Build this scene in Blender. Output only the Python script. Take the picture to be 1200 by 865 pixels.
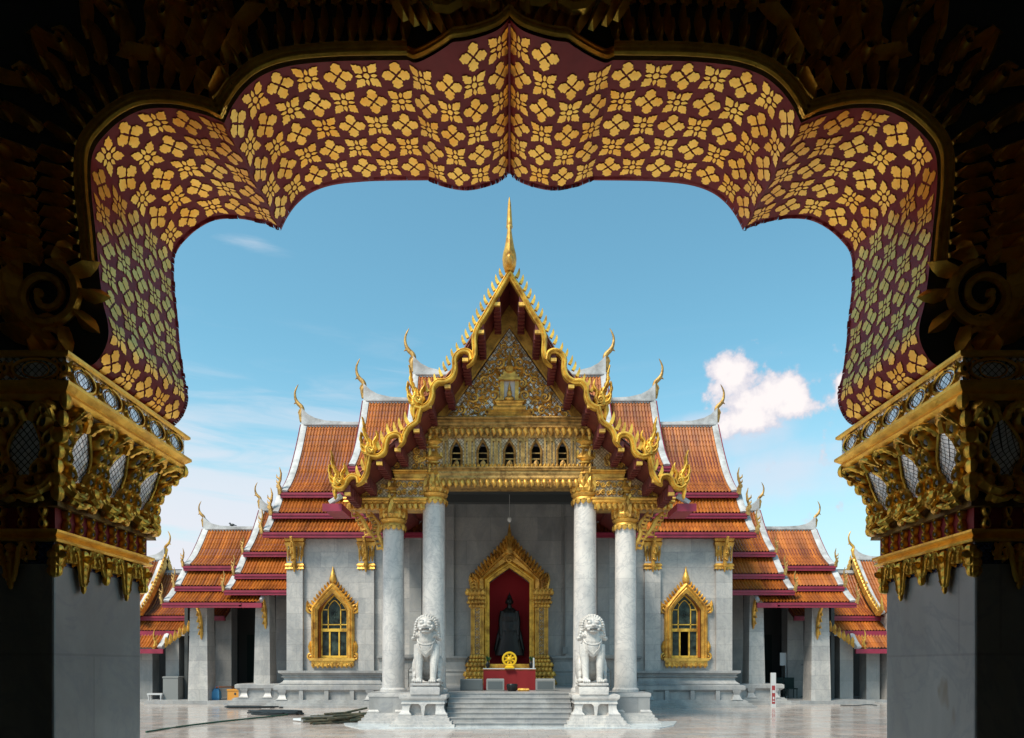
import bpy, bmesh, math, random
from mathutils import Vector, Matrix
random.seed(7)
for o in list(bpy.data.objects): bpy.data.objects.remove(o)
scn = bpy.context.scene
R = math.radians
PI = math.pi
K = 0.8            # survey units to metres of depth (24 mm lens on a 1000 unit survey)
EYE = 1.65

# ------------------------------------------------------------------ camera
cam_d = bpy.data.cameras.new('camera'); cam = bpy.data.objects.new('camera', cam_d)
scn.collection.objects.link(cam); scn.camera = cam
cam_d.sensor_width = 36; cam_d.lens = 24
cam_d.shift_y = (780-432.5)/1200; cam_d.shift_x = 3/1200
cam_d.clip_end = 3000; cam_d.clip_start = 0.05
cam.location = (0, 0, EYE); cam.rotation_euler = (R(90), 0, 0)

# ------------------------------------------------------------------ sun, sky, exposure
SUN_EL, SUN_AZ = 54, 222      # azimuth: clockwise from +Y; the sun stands behind the gate, left
sd = bpy.data.lights.new('sun', 'SUN'); sd.energy = 2.5; sd.angle = R(16); sd.color = (1, .90, .77)
so = bpy.data.objects.new('sun', sd); scn.collection.objects.link(so)
sv = Vector((math.sin(R(SUN_AZ))*math.cos(R(SUN_EL)), math.cos(R(SUN_AZ))*math.cos(R(SUN_EL)), math.sin(R(SUN_EL))))
so.rotation_euler = sv.to_track_quat('Z', 'Y').to_euler(); so.location = (0, -10, 30)
scn.view_settings.view_transform = 'Standard'; scn.view_settings.look = 'None'
scn.view_settings.gamma = 1; scn.view_settings.use_curve_mapping = False
scn.view_settings.exposure = 0.95

world = bpy.data.worlds.new('World'); scn.world = world; world.use_nodes = True
nt = world.node_tree; N = nt.nodes; L = nt.links; N.clear()
def wn(t, **kw):
    n = N.new(t)
    for k, v in kw.items(): setattr(n, k, v)
    return n
def wmath(op, a, b=None, clamp=False):
    n = wn('ShaderNodeMath', operation=op); n.use_clamp = clamp
    for i, v in enumerate((a, b)):
        if v is None: continue
        if isinstance(v, (int, float)): n.inputs[i].default_value = v
        else: L.new(v, n.inputs[i])
    return n.outputs[0]
sky = wn('ShaderNodeTexSky'); sky.sky_type = 'NISHITA'; sky.sun_disc = False
sky.sun_elevation = R(SUN_EL); sky.sun_rotation = R(SUN_AZ); sky.air_density = 1.0; sky.dust_density = 0.6; sky.ozone_density = 1.4
tint = wn('ShaderNodeMix', data_type='RGBA', blend_type='MULTIPLY'); tint.inputs[0].default_value = 1
L.new(sky.outputs[0], tint.inputs[6]); tint.inputs[7].default_value = (.84, 1.28, 1.08, 1)
tc = wn('ShaderNodeTexCoord'); nrm = wn('ShaderNodeVectorMath', operation='NORMALIZE'); L.new(tc.outputs['Generated'], nrm.inputs[0])
sep = wn('ShaderNodeSeparateXYZ'); L.new(nrm.outputs[0], sep.inputs[0])
def ddir(px, py): return Vector(((px-597)/800, 1, (780-py)/800)).normalized()
def wnoise(scale, detail, rough, vec, dist=0):
    n = wn('ShaderNodeTexNoise'); n.inputs['Scale'].default_value = scale; n.inputs['Detail'].default_value = detail
    n.inputs['Roughness'].default_value = rough; n.inputs['Distortion'].default_value = dist; L.new(vec, n.inputs['Vector']); return n.outputs[0]
def blob(px, py, rx, rz):
    c = ddir(px, py)
    s = wn('ShaderNodeVectorMath', operation='SUBTRACT'); L.new(nrm.outputs[0], s.inputs[0]); s.inputs[1].default_value = c
    m = wn('ShaderNodeVectorMath', operation='MULTIPLY'); L.new(s.outputs[0], m.inputs[0]); m.inputs[1].default_value = (1/rx, 1/rx, 1/rz)
    l = wn('ShaderNodeVectorMath', operation='LENGTH'); L.new(m.outputs[0], l.inputs[0])
    return wmath('SUBTRACT', 1, l.outputs[1])
def sstep(v, a, b):
    n = wn('ShaderNodeMapRange', interpolation_type='SMOOTHSTEP'); L.new(v, n.inputs[0])
    n.inputs[1].default_value = a; n.inputs[2].default_value = b; return n.outputs[0]
def mixc(f, a, b):
    n = wn('ShaderNodeMix', data_type='RGBA'); L.new(f, n.inputs[0])
    for i, v in ((6, a), (7, b)):
        if isinstance(v, tuple): n.inputs[i].default_value = v
        else: L.new(v, n.inputs[i])
    return n.outputs[2]
puff = wnoise(26, 6, .58, nrm.outputs[0])
puffs = wmath('MULTIPLY', wmath('SUBTRACT', puff, .5), 2.6)
cum = None
for a in ((866, 442, .056, .034), (906, 464, .066, .034), (884, 472, .055, .036), (848, 432, .030, .022), (932, 476, .034, .016), (876, 488, .05, .032), (990, 450, .012, .024), (1060, 430, .08, .05), (1400, 500, .3, .09), (-300, 380, .25, .1)):
    b = blob(*a); cum = b if cum is None else wmath('MAXIMUM', cum, b)
cumd = sstep(wmath('ADD', cum, puffs), 0.0, 0.42)
# soft veil under the cumulus and beside it
veil = None
for a in ((885, 505, .085, .05), (830, 492, .07, .016), (930, 550, .12, .06)):
    b = blob(*a); veil = b if veil is None else wmath('MAXIMUM', veil, b)
soft = wnoise(9, 4, .6, nrm.outputs[0])
veild = wmath('MULTIPLY', sstep(wmath('ADD', veil, wmath('MULTIPLY', wmath('SUBTRACT', soft, .5), 1.6)), .0, .9), .55)
# streaked cirrus, mostly low and on the left
mp = wn('ShaderNodeMapping'); mp.inputs['Scale'].default_value = (1.6, 1.6, 13); mp.inputs['Rotation'].default_value = (0, R(3), 0); L.new(nrm.outputs[0], mp.inputs[0])
st = wnoise(2.6, 5, .6, mp.outputs[0], .6)
low = sstep(sep.outputs[2], .52, .12)
left = sstep(sep.outputs[0], .15, -.25)
amt = wmath('MULTIPLY', low, wmath('ADD', wmath('MULTIPLY', left, .75), .25))
cird = wmath('MULTIPLY', sstep(wmath('ADD', st, wmath('MULTIPLY', amt, .36)), .52, .86), wmath('MULTIPLY', amt, .9))
w2 = blob(300, 285, .06, .018)
cir2 = wmath('MULTIPLY', sstep(wmath('ADD', w2, wmath('MULTIPLY', wmath('SUBTRACT', st, .5), 3)), .2, 1.2), .35)
hz = wmath('MULTIPLY', sstep(sep.outputs[2], .42, .0), .85)
c = mixc(hz, tint.outputs[2], (3.6, 4.15, 4.35, 1))
c = mixc(wmath('MAXIMUM', cird, cir2), c, (4.4, 4.35, 4.7, 1))
c = mixc(veild, c, (4.1, 4.05, 4.6, 1))
shade = sstep(wmath('ADD', cum, wmath('MULTIPLY', wmath('SUBTRACT', puff, .5), 3.2)), .05, .85)
cc = mixc(shade, (3.4, 3.4, 3.95, 1), (5.3, 4.95, 4.9, 1))
c = mixc(cumd, c, cc)
bg = wn('ShaderNodeBackground'); bg.inputs[1].default_value = 0.10; L.new(c, bg.inputs[0])
wo = wn('ShaderNodeOutputWorld'); L.new(bg.outputs[0], wo.inputs[0])

# ------------------------------------------------------------------ materials
def mat(name, base, rough=.5, metal=0.0, spec=.5, coat=0):
    m = bpy.data.materials.new(name); m.use_nodes = True
    b = m.node_tree.nodes['Principled BSDF']
    b.inputs['Base Color'].default_value = (*base, 1); b.inputs['Roughness'].default_value = rough
    b.inputs['Metallic'].default_value = metal; b.inputs['Specular IOR Level'].default_value = spec
    b.inputs['Coat Weight'].default_value = coat
    return m, m.node_tree, b
def nd(t, typ, **kw):
    n = t.nodes.new(typ)
    for k, v in kw.items(): setattr(n, k, v)
    return n
def noise(t, scale, detail=4, rough=.55, vec=None, dist=0):
    n = nd(t, 'ShaderNodeTexNoise'); n.inputs['Scale'].default_value = scale; n.inputs['Detail'].default_value = detail
    n.inputs['Roughness'].default_value = rough; n.inputs['Distortion'].default_value = dist
    if vec is not None: t.links.new(vec, n.inputs['Vector'])
    return n.outputs[0]
def ramp(t, fac, stops):
    n = nd(t, 'ShaderNodeValToRGB'); e = n.color_ramp.elements
    while len(e) < len(stops): e.new(.5)
    for i, (p, c) in enumerate(stops):
        e[i].position = p; e[i].color = (*c, 1) if len(c) == 3 else c
    t.links.new(fac, n.inputs[0]); return n.outputs[0]
def mixm(t, f, a, b, mode='MIX'):
    n = nd(t, 'ShaderNodeMix', data_type='RGBA', blend_type=mode)
    if isinstance(f, (int, float)): n.inputs[0].default_value = f
    else: t.links.new(f, n.inputs[0])
    for i, v in ((6, a), (7, b)):
        if isinstance(v, tuple): n.inputs[i].default_value = (*v, 1) if len(v) == 3 else v
        else: t.links.new(v, n.inputs[i])
    return n.outputs[2]
def bump(t, b, h, strength=.3, dist=.02):
    n = nd(t, 'ShaderNodeBump'); n.inputs['Strength'].default_value = strength; n.inputs['Distance'].default_value = dist
    t.links.new(h, n.inputs['Height']); t.links.new(n.outputs[0], b.inputs['Normal'])
def wpos(t):
    return nd(t, 'ShaderNodeNewGeometry').outputs['Position']
def smap(t, vec, sc):
    n = nd(t, 'ShaderNodeMapping'); n.inputs['Scale'].default_value = sc; t.links.new(vec, n.inputs[0]); return n.outputs[0]

def marble(name, c1, c2, rough=.35, blocks=(1.1, .62), vein=(.2, .22, .25), joint=.55, stain=.25):
    m, t, b = mat(name, c1, rough)
    p = wpos(t)
    n1 = noise(t, 1.1, 8, .62, smap(t, p, (1, 1, .55)), 1.2)
    col = ramp(t, n1, [(.3, c2), (.62, c1)])
    v = noise(t, 1.7, 9, .6, p, 2.2)
    ab = nd(t, 'ShaderNodeMath', operation='SUBTRACT'); t.links.new(v, ab.inputs[0]); ab.inputs[1].default_value = .5
    a2 = nd(t, 'ShaderNodeMath', operation='ABSOLUTE'); t.links.new(ab.outputs[0], a2.inputs[0])
    vf = ramp(t, a2.outputs[0], [(.0, (.34,)*3), (.045, (0,)*3)])
    col = mixm(t, vf, col, vein)
    st = ramp(t, noise(t, .9, 5, .6, smap(t, p, (2.2, 2.2, .35))), [(.45, (0,)*3), (.8, (stain,)*3)])
    col = mixm(t, st, col, (.22, .2, .17))
    if blocks:
        s = nd(t, 'ShaderNodeSeparateXYZ'); t.links.new(p, s.inputs[0])
        ad = nd(t, 'ShaderNodeMath', operation='ADD'); t.links.new(s.outputs[0], ad.inputs[0]); t.links.new(s.outputs[1], ad.inputs[1])
        cb = nd(t, 'ShaderNodeCombineXYZ'); t.links.new(ad.outputs[0], cb.inputs[0]); t.links.new(s.outputs[2], cb.inputs[1])
        br = nd(t, 'ShaderNodeTexBrick'); t.links.new(cb.outputs[0], br.inputs[0])
        br.inputs['Scale'].default_value = 1; br.inputs['Brick Width'].default_value = blocks[0]; br.inputs['Row Height'].default_value = blocks[1]
        br.inputs['Mortar Size'].default_value = .006; br.inputs['Mortar Smooth'].default_value = .2
        br.inputs['Color1'].default_value = (1, 1, 1, 1); br.inputs['Color2'].default_value = (.74, .76, .78, 1)
        br.inputs['Mortar'].default_value = (joint, joint, joint, 1)
        col = mixm(t, 1.0, col, br.outputs[0], 'MULTIPLY')
    t.links.new(col, b.inputs['Base Color'])
    bump(t, b, noise(t, 22, 4, .6, p), .08, .01)
    return m
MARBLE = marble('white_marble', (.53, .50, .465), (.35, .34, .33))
MARBLE_COL = marble('column_marble', (.70, .655, .61), (.45, .435, .425), .3, (4, 2.1), joint=.7, stain=.18)
MARBLE_PLINTH = marble('plinth_marble', (.43, .42, .405), (.26, .26, .265), .4, (1.4, 9), joint=.6, stain=.5)
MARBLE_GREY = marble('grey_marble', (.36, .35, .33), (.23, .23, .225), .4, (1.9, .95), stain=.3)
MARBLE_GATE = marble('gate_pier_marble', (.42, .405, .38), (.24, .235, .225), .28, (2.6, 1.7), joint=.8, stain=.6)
LION = marble('lion_marble', (.64, .61, .57), (.38, .355, .33), .45, None, stain=.3)
WHITE, t_, b_ = mat('white_lime_plaster', (.62, .62, .61), .6)
t_.links.new(ramp(t_, noise(t_, 1.6, 7, .65, wpos(t_)), [(.35, (.27, .265, .26)), (.6, (.52, .52, .52))]), b_.inputs['Base Color'])

def gold(name, c1=(.80, .50, .11), c2=(.42, .23, .04), rough=.34, metal=.75, bs=30, bst=.5, bd=.01):
    m, t, b = mat(name, c1, rough, metal)
    p = wpos(t)
    t.links.new(ramp(t, noise(t, bs*.25, 6, .65, p), [(.34, c2), (.58, c1)]), b.inputs['Base Color'])
    r = nd(t, 'ShaderNodeMapRange'); t.links.new(noise(t, bs*.6, 4, .6, p), r.inputs[0])
    r.inputs[3].default_value = rough-.08; r.inputs[4].default_value = rough+.22; t.links.new(r.outputs[0], b.inputs['Roughness'])
    bump(t, b, noise(t, bs, 5, .6, p), bst, bd)
    return m
GOLD = gold('gilded_wood', (.78, .45, .085), (.34, .16, .035), .38, .6, 14, .4, .02)
GOLD_OLD = gold('weathered_gold', (.50, .30, .09), (.18, .095, .027), .45, .6, 22, .6, .02)
GOLD_NEAR = gold('gold_leaf_carving', (1.0, .56, .075), (.72, .36, .05), .27, .75, 45, .45, .006)
GOLD_YELLOW = gold('bright_gold_paint', (.82, .50, .075), (.36, .18, .025), .38, .6, 12, .5, .02)
GOLD_MOTIF = gold('stencilled_gold_leaf', (1.0, .58, .115), (.93, .42, .05), .31, .8, 22, .5, .004)
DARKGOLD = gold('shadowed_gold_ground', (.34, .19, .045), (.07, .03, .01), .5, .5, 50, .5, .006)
# glass mosaic fields
def mosaic(name, c1, c2, grout, scale=40, metal=.9, rough=.12, diamond=True):
    m, t, b = mat(name, c1, rough, metal)
    p = wpos(t)
    s = nd(t, 'ShaderNodeSeparateXYZ'); t.links.new(p, s.inputs[0])
    ad = nd(t, 'ShaderNodeMath', operation='ADD'); t.links.new(s.outputs[0], ad.inputs[0]); t.links.new(s.outputs[1], ad.inputs[1])
    cb = nd(t, 'ShaderNodeCombineXYZ'); t.links.new(ad.outputs[0], cb.inputs[0]); t.links.new(s.outputs[2], cb.inputs[1])
    mp = nd(t, 'ShaderNodeMapping'); mp.inputs['Rotation'].default_value = (0, 0, R(45)); t.links.new(cb.outputs[0], mp.inputs[0])
    br = nd(t, 'ShaderNodeTexBrick'); t.links.new(mp.outputs[0], br.inputs[0]); br.offset = 0
    br.inputs['Scale'].default_value = scale; br.inputs['Brick Width'].default_value = 1; br.inputs['Row Height'].default_value = 1
    br.inputs['Mortar Size'].default_value = .09; br.inputs['Color1'].default_value = (*c1, 1); br.inputs['Color2'].default_value = (*c2, 1)
    br.inputs['Mortar'].default_value = (*grout, 1)
    t.links.new(br.outputs[0], b.inputs['Base Color'])
    bump(t, b, br.outputs[1], -.3, .003)
    return m
MIRROR = mosaic('mirror_glass_mosaic', (.95, .97, 1.0), (.62, .66, .72), (.03, .03, .03), 46, .55, .2)
BLUEGLASS = mosaic('blue_glass_mosaic', (.02, .05, .16), (.02, .03, .09), (.02, .015, .01), 60, .5, .2)
PALEGLASS = mosaic('pale_glass_mosaic', (.62, .46, .27), (.34, .21, .09), (.12, .07, .03), 14, .15, .35)
WHITEGLASS = mosaic('white_glass_mosaic', (.80, .76, .70), (.34, .24, .12), (.10, .05, .02), 10, .2, .3)
GEM, _, _ = mat('grey_glass_gem', (.09, .09, .09), .35, .2)
REDWALL, t_, b_ = mat('maroon_lacquer', (.055, .008, .014), .5, 0, .22)
t_.links.new(ramp(t_, noise(t_, 5, 6, .6, wpos(t_)), [(.3, (.23, .012, .014)), (.75, (.36, .024, .024))]), b_.inputs['Base Color'])
bump(t_, b_, noise(t_, 30, 4, .6, wpos(t_)), .12, .005)
REDPAINT, t_, b_ = mat('crimson_fascia_paint', (.22, .012, .04), .45)
t_.links.new(ramp(t_, noise(t_, 2.5, 6, .6, wpos(t_)), [(.3, (.19, .011, .032)), (.7, (.30, .019, .055))]), b_.inputs['Base Color'])
REDSOFFIT, t_, b_ = mat('oxblood_timber', (.13, .018, .015), .55)
t_.links.new(ramp(t_, noise(t_, 3, 6, .6, wpos(t_)), [(.3, (.09, .012, .010)), (.7, (.17, .026, .02))]), b_.inputs['Base Color'])
REDCLOTH, _, _ = mat('red_cloth', (.22, .008, .01), .85)
REDNICHE, _, _ = mat('crimson_niche_lining', (.34, .006, .012), .8)
DARK, _, _ = mat('dark_shade_fill', (.05, .055, .055), .8)  # near-black put in as the shade of interiors, openings and grooves
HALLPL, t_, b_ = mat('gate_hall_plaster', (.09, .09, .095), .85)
HALLWALL, _, _ = mat('cream_hall_plaster', (.21, .19, .15), .85)
HALLFLOOR, _, _ = mat('pale_hall_floor_stone', (.36, .29, .22), .5)
BOUNCE_FLOOR, _, _ = mat('pale_bounce_floor', (.66, .60, .52), .35)  # bright floor added to reflect light up to the arch
BRONZE, _, _ = mat('dark_bronze', (.018, .018, .018), .34, .5)
YELLOW, _, _ = mat('yellow_enamel', (.75, .46, .01), .4)
TEAK, t_, b_ = mat('varnished_teak', (.30, .09, .02), .4)
LEAD, t_, b_ = mat('leaded_glass', (.03, .05, .045), .22, 0, .18)
t_.links.new(ramp(t_, noise(t_, 4, 5, .6, wpos(t_)), [(.35, (.005, .008, .008)), (.7, (.05, .075, .062))]), b_.inputs['Base Color'])
bump(t_, b_, noise(t_, 9, 2, .5, wpos(t_)), .3, .02)
NET, _, _ = mat('dark_green_netting', (.012, .03, .028), .9)
HOSE, _, _ = mat('green_rubber', (.02, .07, .045), .45)
BLACKHOSE, _, _ = mat('black_hose_rubber', (.012, .02, .024), .5)
BAMBOO, t_, b_ = mat('old_scaffold_pole', (.12, .1, .06), .7)
t_.links.new(ramp(t_, noise(t_, 5, 5, .6, wpos(t_)), [(.35, (.015, .03, .02)), (.65, (.10, .08, .045))]), b_.inputs['Base Color'])
SLAB, _, _ = mat('pale_board', (.62, .66, .68), .6)
GREYBOX, _, _ = mat('grey_painted_metal', (.085, .10, .105), .5)
GREYSTONE, _, _ = mat('dull_grey_stone', (.20, .205, .20), .8)
ORANGE, _, _ = mat('orange_crate_plastic', (.62, .27, .04), .5)
BLUE, _, _ = mat('blue_cloth', (.07, .25, .45), .8)
SIGNWHITE, _, _ = mat('white_sign_paint', (.5, .5, .5), .5)
SIGNRED, _, _ = mat('red_sign_paint', (.28, .03, .03), .5)
LAMPGLASS, _, _ = mat('opal_lamp_glass', (.75, .75, .72), .2)
LEAF, _, _ = mat('potted_leaf', (.03, .09, .03), .6)

# glazed roof tiles: every tile its own tone
TILE, t_, b_ = mat('glazed_orange_tile', (.5, .17, .04), .40, 0, .35, .08)
p_ = wpos(t_)
q = nd(t_, 'ShaderNodeVectorMath', operation='MULTIPLY'); t_.links.new(p_, q.inputs[0]); q.inputs[1].default_value = (1/.135, 1/9, 1/9)
fl = nd(t_, 'ShaderNodeVectorMath', operation='FLOOR'); t_.links.new(q.outputs[0], fl.inputs[0])
wnz = nd(t_, 'ShaderNodeTexWhiteNoise'); t_.links.new(fl.outputs[0], wnz.inputs[0])
tc1 = ramp(t_, wnz.outputs[0], [(0, (.29, .074, .009)), (.5, (.38, .104, .011)), (1, (.46, .137, .015))])
tc2 = ramp(t_, noise(t_, 1.0, 6, .6, smap(t_, p_, (2.2, .5, .5))), [(.33, (.45, .44, .42)), (.6, (1, 1, 1))])
t_.links.new(mixm(t_, 1.0, tc1, tc2, 'MULTIPLY'), b_.inputs['Base Color'])

# courtyard paving
PAVE, t_, b_ = mat('polished_court_marble', (.4, .38, .36), .2)
p_ = wpos(t_)
br = nd(t_, 'ShaderNodeTexBrick'); t_.links.new(p_, br.inputs[0]); br.inputs['Scale'].default_value = 1
br.inputs['Brick Width'].default_value = .9; br.inputs['Row Height'].default_value = .45; br.inputs['Mortar Size'].default_value = .012
br.inputs['Color1'].default_value = (.50, .37, .30, 1); br.inputs['Color2'].default_value = (.33, .32, .31, 1); br.inputs['Mortar'].default_value = (.12, .12, .12, 1)
cn = ramp(t_, noise(t_, .55, 7, .65, smap(t_, p_, (1, 2.2, 1))), [(.33, (.40, .28, .23)), (.5, (.50, .45, .41)), (.68, (.60, .58, .55))])
cm = mixm(t_, .5, br.outputs[0], cn)
cm = mixm(t_, ramp(t_, noise(t_, 2.5, 8, .7, p_, 1.5), [(.5, (0, 0, 0)), (.62, (.35,)*3)]), cm, (.20, .16, .14))
t_.links.new(cm, b_.inputs['Base Color'])
rr = nd(t_, 'ShaderNodeMapRange'); t_.links.new(noise(t_, 1.2, 6, .7, p_), rr.inputs[0]); rr.inputs[1].default_value = .3; rr.inputs[2].default_value = .7
rr.inputs[3].default_value = .06; rr.inputs[4].default_value = .26; t_.links.new(rr.outputs[0], b_.inputs['Roughness'])
bump(t_, b_, noise(t_, 3, 4, .5, p_), .05, .01)
t_ = MARBLE_GATE.node_tree; b_ = t_.nodes['Principled BSDF']
lk = b_.inputs['Base Color'].links[0].from_socket
stn = ramp(t_, noise(t_, 2.3, 3, .4, smap(t_, wpos(t_), (1, 2.2, .8))), [(.70, (0, 0, 0)), (.74, (.55,)*3)])
t_.links.new(mixm(t_, stn, lk, (.20, .13, .05)), b_.inputs['Base Color'])
APRON = marble('apron_marble', (.60, .64, .65), (.42, .46, .48), .25, None, stain=.3)

# ------------------------------------------------------------------ mesh builder
class MB:
    def __init__(s): s.v = []; s.f = []; s.m = []
    def add(s, vs, fs, m=0):
        o = len(s.v); s.v += [tuple(v) for v in vs]
        s.f += [tuple(i+o for i in f) for f in fs]; s.m += [m]*len(fs)
    def box(s, x0, x1, y0, y1, z0, z1, m=0):
        x0, x1 = min(x0, x1), max(x0, x1); y0, y1 = min(y0, y1), max(y0, y1)
        s.add([(x0,y0,z0),(x1,y0,z0),(x1,y1,z0),(x0,y1,z0),(x0,y0,z1),(x1,y0,z1),(x1,y1,z1),(x0,y1,z1)],
              [(0,3,2,1),(4,5,6,7),(0,1,5,4),(1,2,6,5),(2,3,7,6),(3,0,4,7)], m)
    def prism(s, poly, plane, d0, d1, m=0):
        n = len(poly)
        def c(a, b, d): return (a, d, b) if plane == 'xz' else ((d, a, b) if plane == 'yz' else (a, b, d))
        s.add([c(a, b, d0) for a, b in poly]+[c(a, b, d1) for a, b in poly],
              [tuple(range(n)), tuple(range(2*n-1, n-1, -1))]+[(i, i+n, (i+1) % n+n, (i+1) % n) for i in range(n)], m)
    def rings(s, rings, closed=True, cap=True, m=0):
        n = len(rings[0]); vs = [p for r in rings for p in r]; fs = []
        for i in range(len(rings)-1):
            for j in range(n if closed else n-1):
                k = (j+1) % n
                fs.append((i*n+j, i*n+k, (i+1)*n+k, (i+1)*n+j))
        if cap and closed: fs += [tuple(range(n-1, -1, -1)), tuple((len(rings)-1)*n+j for j in range(n))]
        s.add(vs, fs, m)
    def tube(s, pts, rad, n=6, m=0, flat=None):
        pts = [Vector(p) for p in pts]; rs = []
        if isinstance(rad, (int, float)): rad = [rad]*len(pts)
        up = Vector((0, 1, 0))
        for i, p in enumerate(pts):
            t = (pts[min(i+1, len(pts)-1)]-pts[max(i-1, 0)])
            t = t.normalized() if t.length > 1e-9 else Vector((0, 0, 1))
            a = t.cross(up)
            if a.length < .1: a = t.cross(Vector((0, 0, 1)))
            if a.length < .1: a = t.cross(Vector((1, 0, 0)))
            a.normalize(); b = t.cross(a).normalized(); r = rad[i]
            rs.append([p+a*(r*math.cos(2*PI*j/n))+b*(r*(flat or 1)*math.sin(2*PI*j/n)) for j in range(n)])
        s.rings(rs, m=m)
    def lathe(s, prof, cx, cy, n=24, m=0, ph=0, sy=1):
        s.rings([[(cx+r*math.cos(ph+2*PI*j/n), cy+sy*r*math.sin(ph+2*PI*j/n), z) for j in range(n)] for r, z in prof], m=m)
    def rect(s, x0, x1, y0, y1, prof, m=0):
        x0, x1 = min(x0, x1), max(x0, x1); y0, y1 = min(y0, y1), max(y0, y1)
        s.rings([[(x0-o, y0-o, z), (x1+o, y0-o, z), (x1+o, y1+o, z), (x0-o, y1+o, z)] for o, z in prof], m=m)
    def ellip(s, c, r, rot=None, nu=12, nv=8, m=0):
        rs = []
        for i in range(nv+1):
            th = PI*i/nv; q = max(math.sin(th), .02); ring = []
            for j in range(nu):
                v = Vector((r[0]*q*math.cos(2*PI*j/nu), r[1]*q*math.sin(2*PI*j/nu), -r[2]*math.cos(th)))
                if rot: v = rot @ v
                ring.append(v+Vector(c))
            rs.append(ring)
        s.rings(rs, m=m)
    def build(s, name, mats, parent=None, smooth=35):
        if parent is not None and (parent.name == 'gate_hall' or (parent.parent and parent.parent.name == 'gate_hall')):
            s.v = [(x*1.022 if x > 0 else x, y, z) for x, y, z in s.v]
        me = bpy.data.meshes.new(name); me.from_pydata(s.v, [], s.f)
        if not isinstance(mats, (list, tuple)): mats = [mats]
        for q in mats: me.materials.append(q)
        me.polygons.foreach_set('material_index', s.m)
        bm = bmesh.new(); bm.from_mesh(me); bmesh.ops.recalc_face_normals(bm, faces=bm.faces); bm.to_mesh(me); bm.free()
        if smooth:
            me.polygons.foreach_set('use_smooth', [True]*len(me.polygons)); me.set_sharp_from_angle(angle=R(smooth))
        o = bpy.data.objects.new(name, me); scn.collection.objects.link(o)
        if parent: o.parent = parent
        return o
def thing(name, label, cat, loc=(0, 0, 0), group=None):
    o = bpy.data.objects.new(name, None); scn.collection.objects.link(o); o.location = loc; o.empty_display_size = .1
    o['label'] = label; o['category'] = cat
    if group: o['group'] = group
    return o
def tag(o, label, cat, group=None):
    o['label'] = label; o['category'] = cat
    if group: o['group'] = group
    return o
def X_(px, Z): return (px-597)*Z/1000
def Z_(py, Z): return EYE+(780-py)*Z/1000
def Y_(Z): return Z*K
def catmull(pts, n=6):
    out = []
    P = [Vector(p) for p in pts]
    for i in range(len(P)-1):
        a = P[max(i-1, 0)]; b = P[i]; c = P[i+1]; d = P[min(i+2, len(P)-1)]
        for k in range(n):
            t = k/n
            out.append(.5*((2*b)+(c-a)*t+(2*a-5*b+4*c-d)*t*t+(3*b-a-3*c+d)*t**3))
    out.append(P[-1]); return out

# ornament primitives in an abstract face frame: F(a, b, h) -> world; a along, b up, h out of the face
def scroll(mb, F, a, b, r, turns=1.3, d=1, ph=0, tr=None, m=0, n=14, seg=5):
    tr = tr or r*.2; pts = []; rad = []
    for i in range(n):
        t = i/(n-1); ang = ph+d*turns*2*PI*t; rr = r*(1-.78*t)
        pts.append(F(a+rr*math.cos(ang), b+rr*math.sin(ang), tr*.5)); rad.append(tr*(1-.45*t) if i else tr*.4)
    mb.tube(pts, rad, seg, m)
    e = pts[-1]; mb.ellip(e, (tr*.9,)*3, nu=6, nv=4, m=m)
def leafp(mb, F, a, b, ang, ln, w, h=.02, m=0, curl=.25):
    # a raised pointed leaf with a ridge
    ca, sa = math.cos(ang), math.sin(ang)
    def g(u, v, hh): return F(a+ca*u-sa*v, b+sa*u+ca*v, hh)
    L = [(0, 0), (.25, .42), (.55, .5), (.8, .3)]
    pts = [g(0, -w*.25, 0)]+[g(ln*u, -w*v-curl*ln*u*u*.3, 0) for u, v in L[1:]]+[g(ln, -curl*ln*.3, 0)]+[g(ln*u, w*v-curl*ln*u*u*.3, 0) for u, v in L[:0:-1]]+[g(0, w*.25, 0)]
    ridge = [g(.1*ln, 0, h), g(ln*.6, -curl*ln*.1, h*1.2)]
    n = len(pts); vs = pts+ridge; fs = []
    for i in range(n):
        k = (i+1) % n
        r = n if (i in (0, n-2, n-1)) else n+1
        r2 = n if (k in (0, n-1)) else n+1
        if i == n-1: fs.append((i, k, n)); continue
        ri = n if i in (0, n-1) else n+1
        rk = n if k in (0, n-1) else n+1
        fs.append((i, k, rk) if ri == rk else (i, k, rk, ri))
    mb.add(vs, fs, m)
def teardrop(mb, F, a, b, ang, ln, w, h=.02, m=0, gem=None, n=14):
    # gold drop with raised rim and a gem in the bowl
    ca, sa = math.cos(ang), math.sin(ang)
    rings = []
    for sc, hh in ((1.18, 0), (1.08, h*.75), (.74, h*1.1), (.56, h*.95), (.50, h*.6)):
        ring = []
        for j in range(n):
            t = 2*PI*j/n; rr = 1+(.9 if False else 0)
            u = math.cos(t); v = math.sin(t)
            u2 = u*ln*.5*(1.25 if u > 0 else .8); v2 = v*w*.5*(1-.35*max(u, 0))
            ring.append(F(a+ca*u2*sc-sa*v2*sc, b+sa*u2*sc+ca*v2*sc, hh))
        rings.append(ring)
    mb.rings(rings, cap=False, m=m)
    c0 = len(mb.v)
    last = rings[-1]
    apex = F(a, b, h*1.15)
    mb.add(list(last)+[apex], [(j, (j+1) % n, n) for j in range(n)], m if gem is None else gem)

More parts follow.
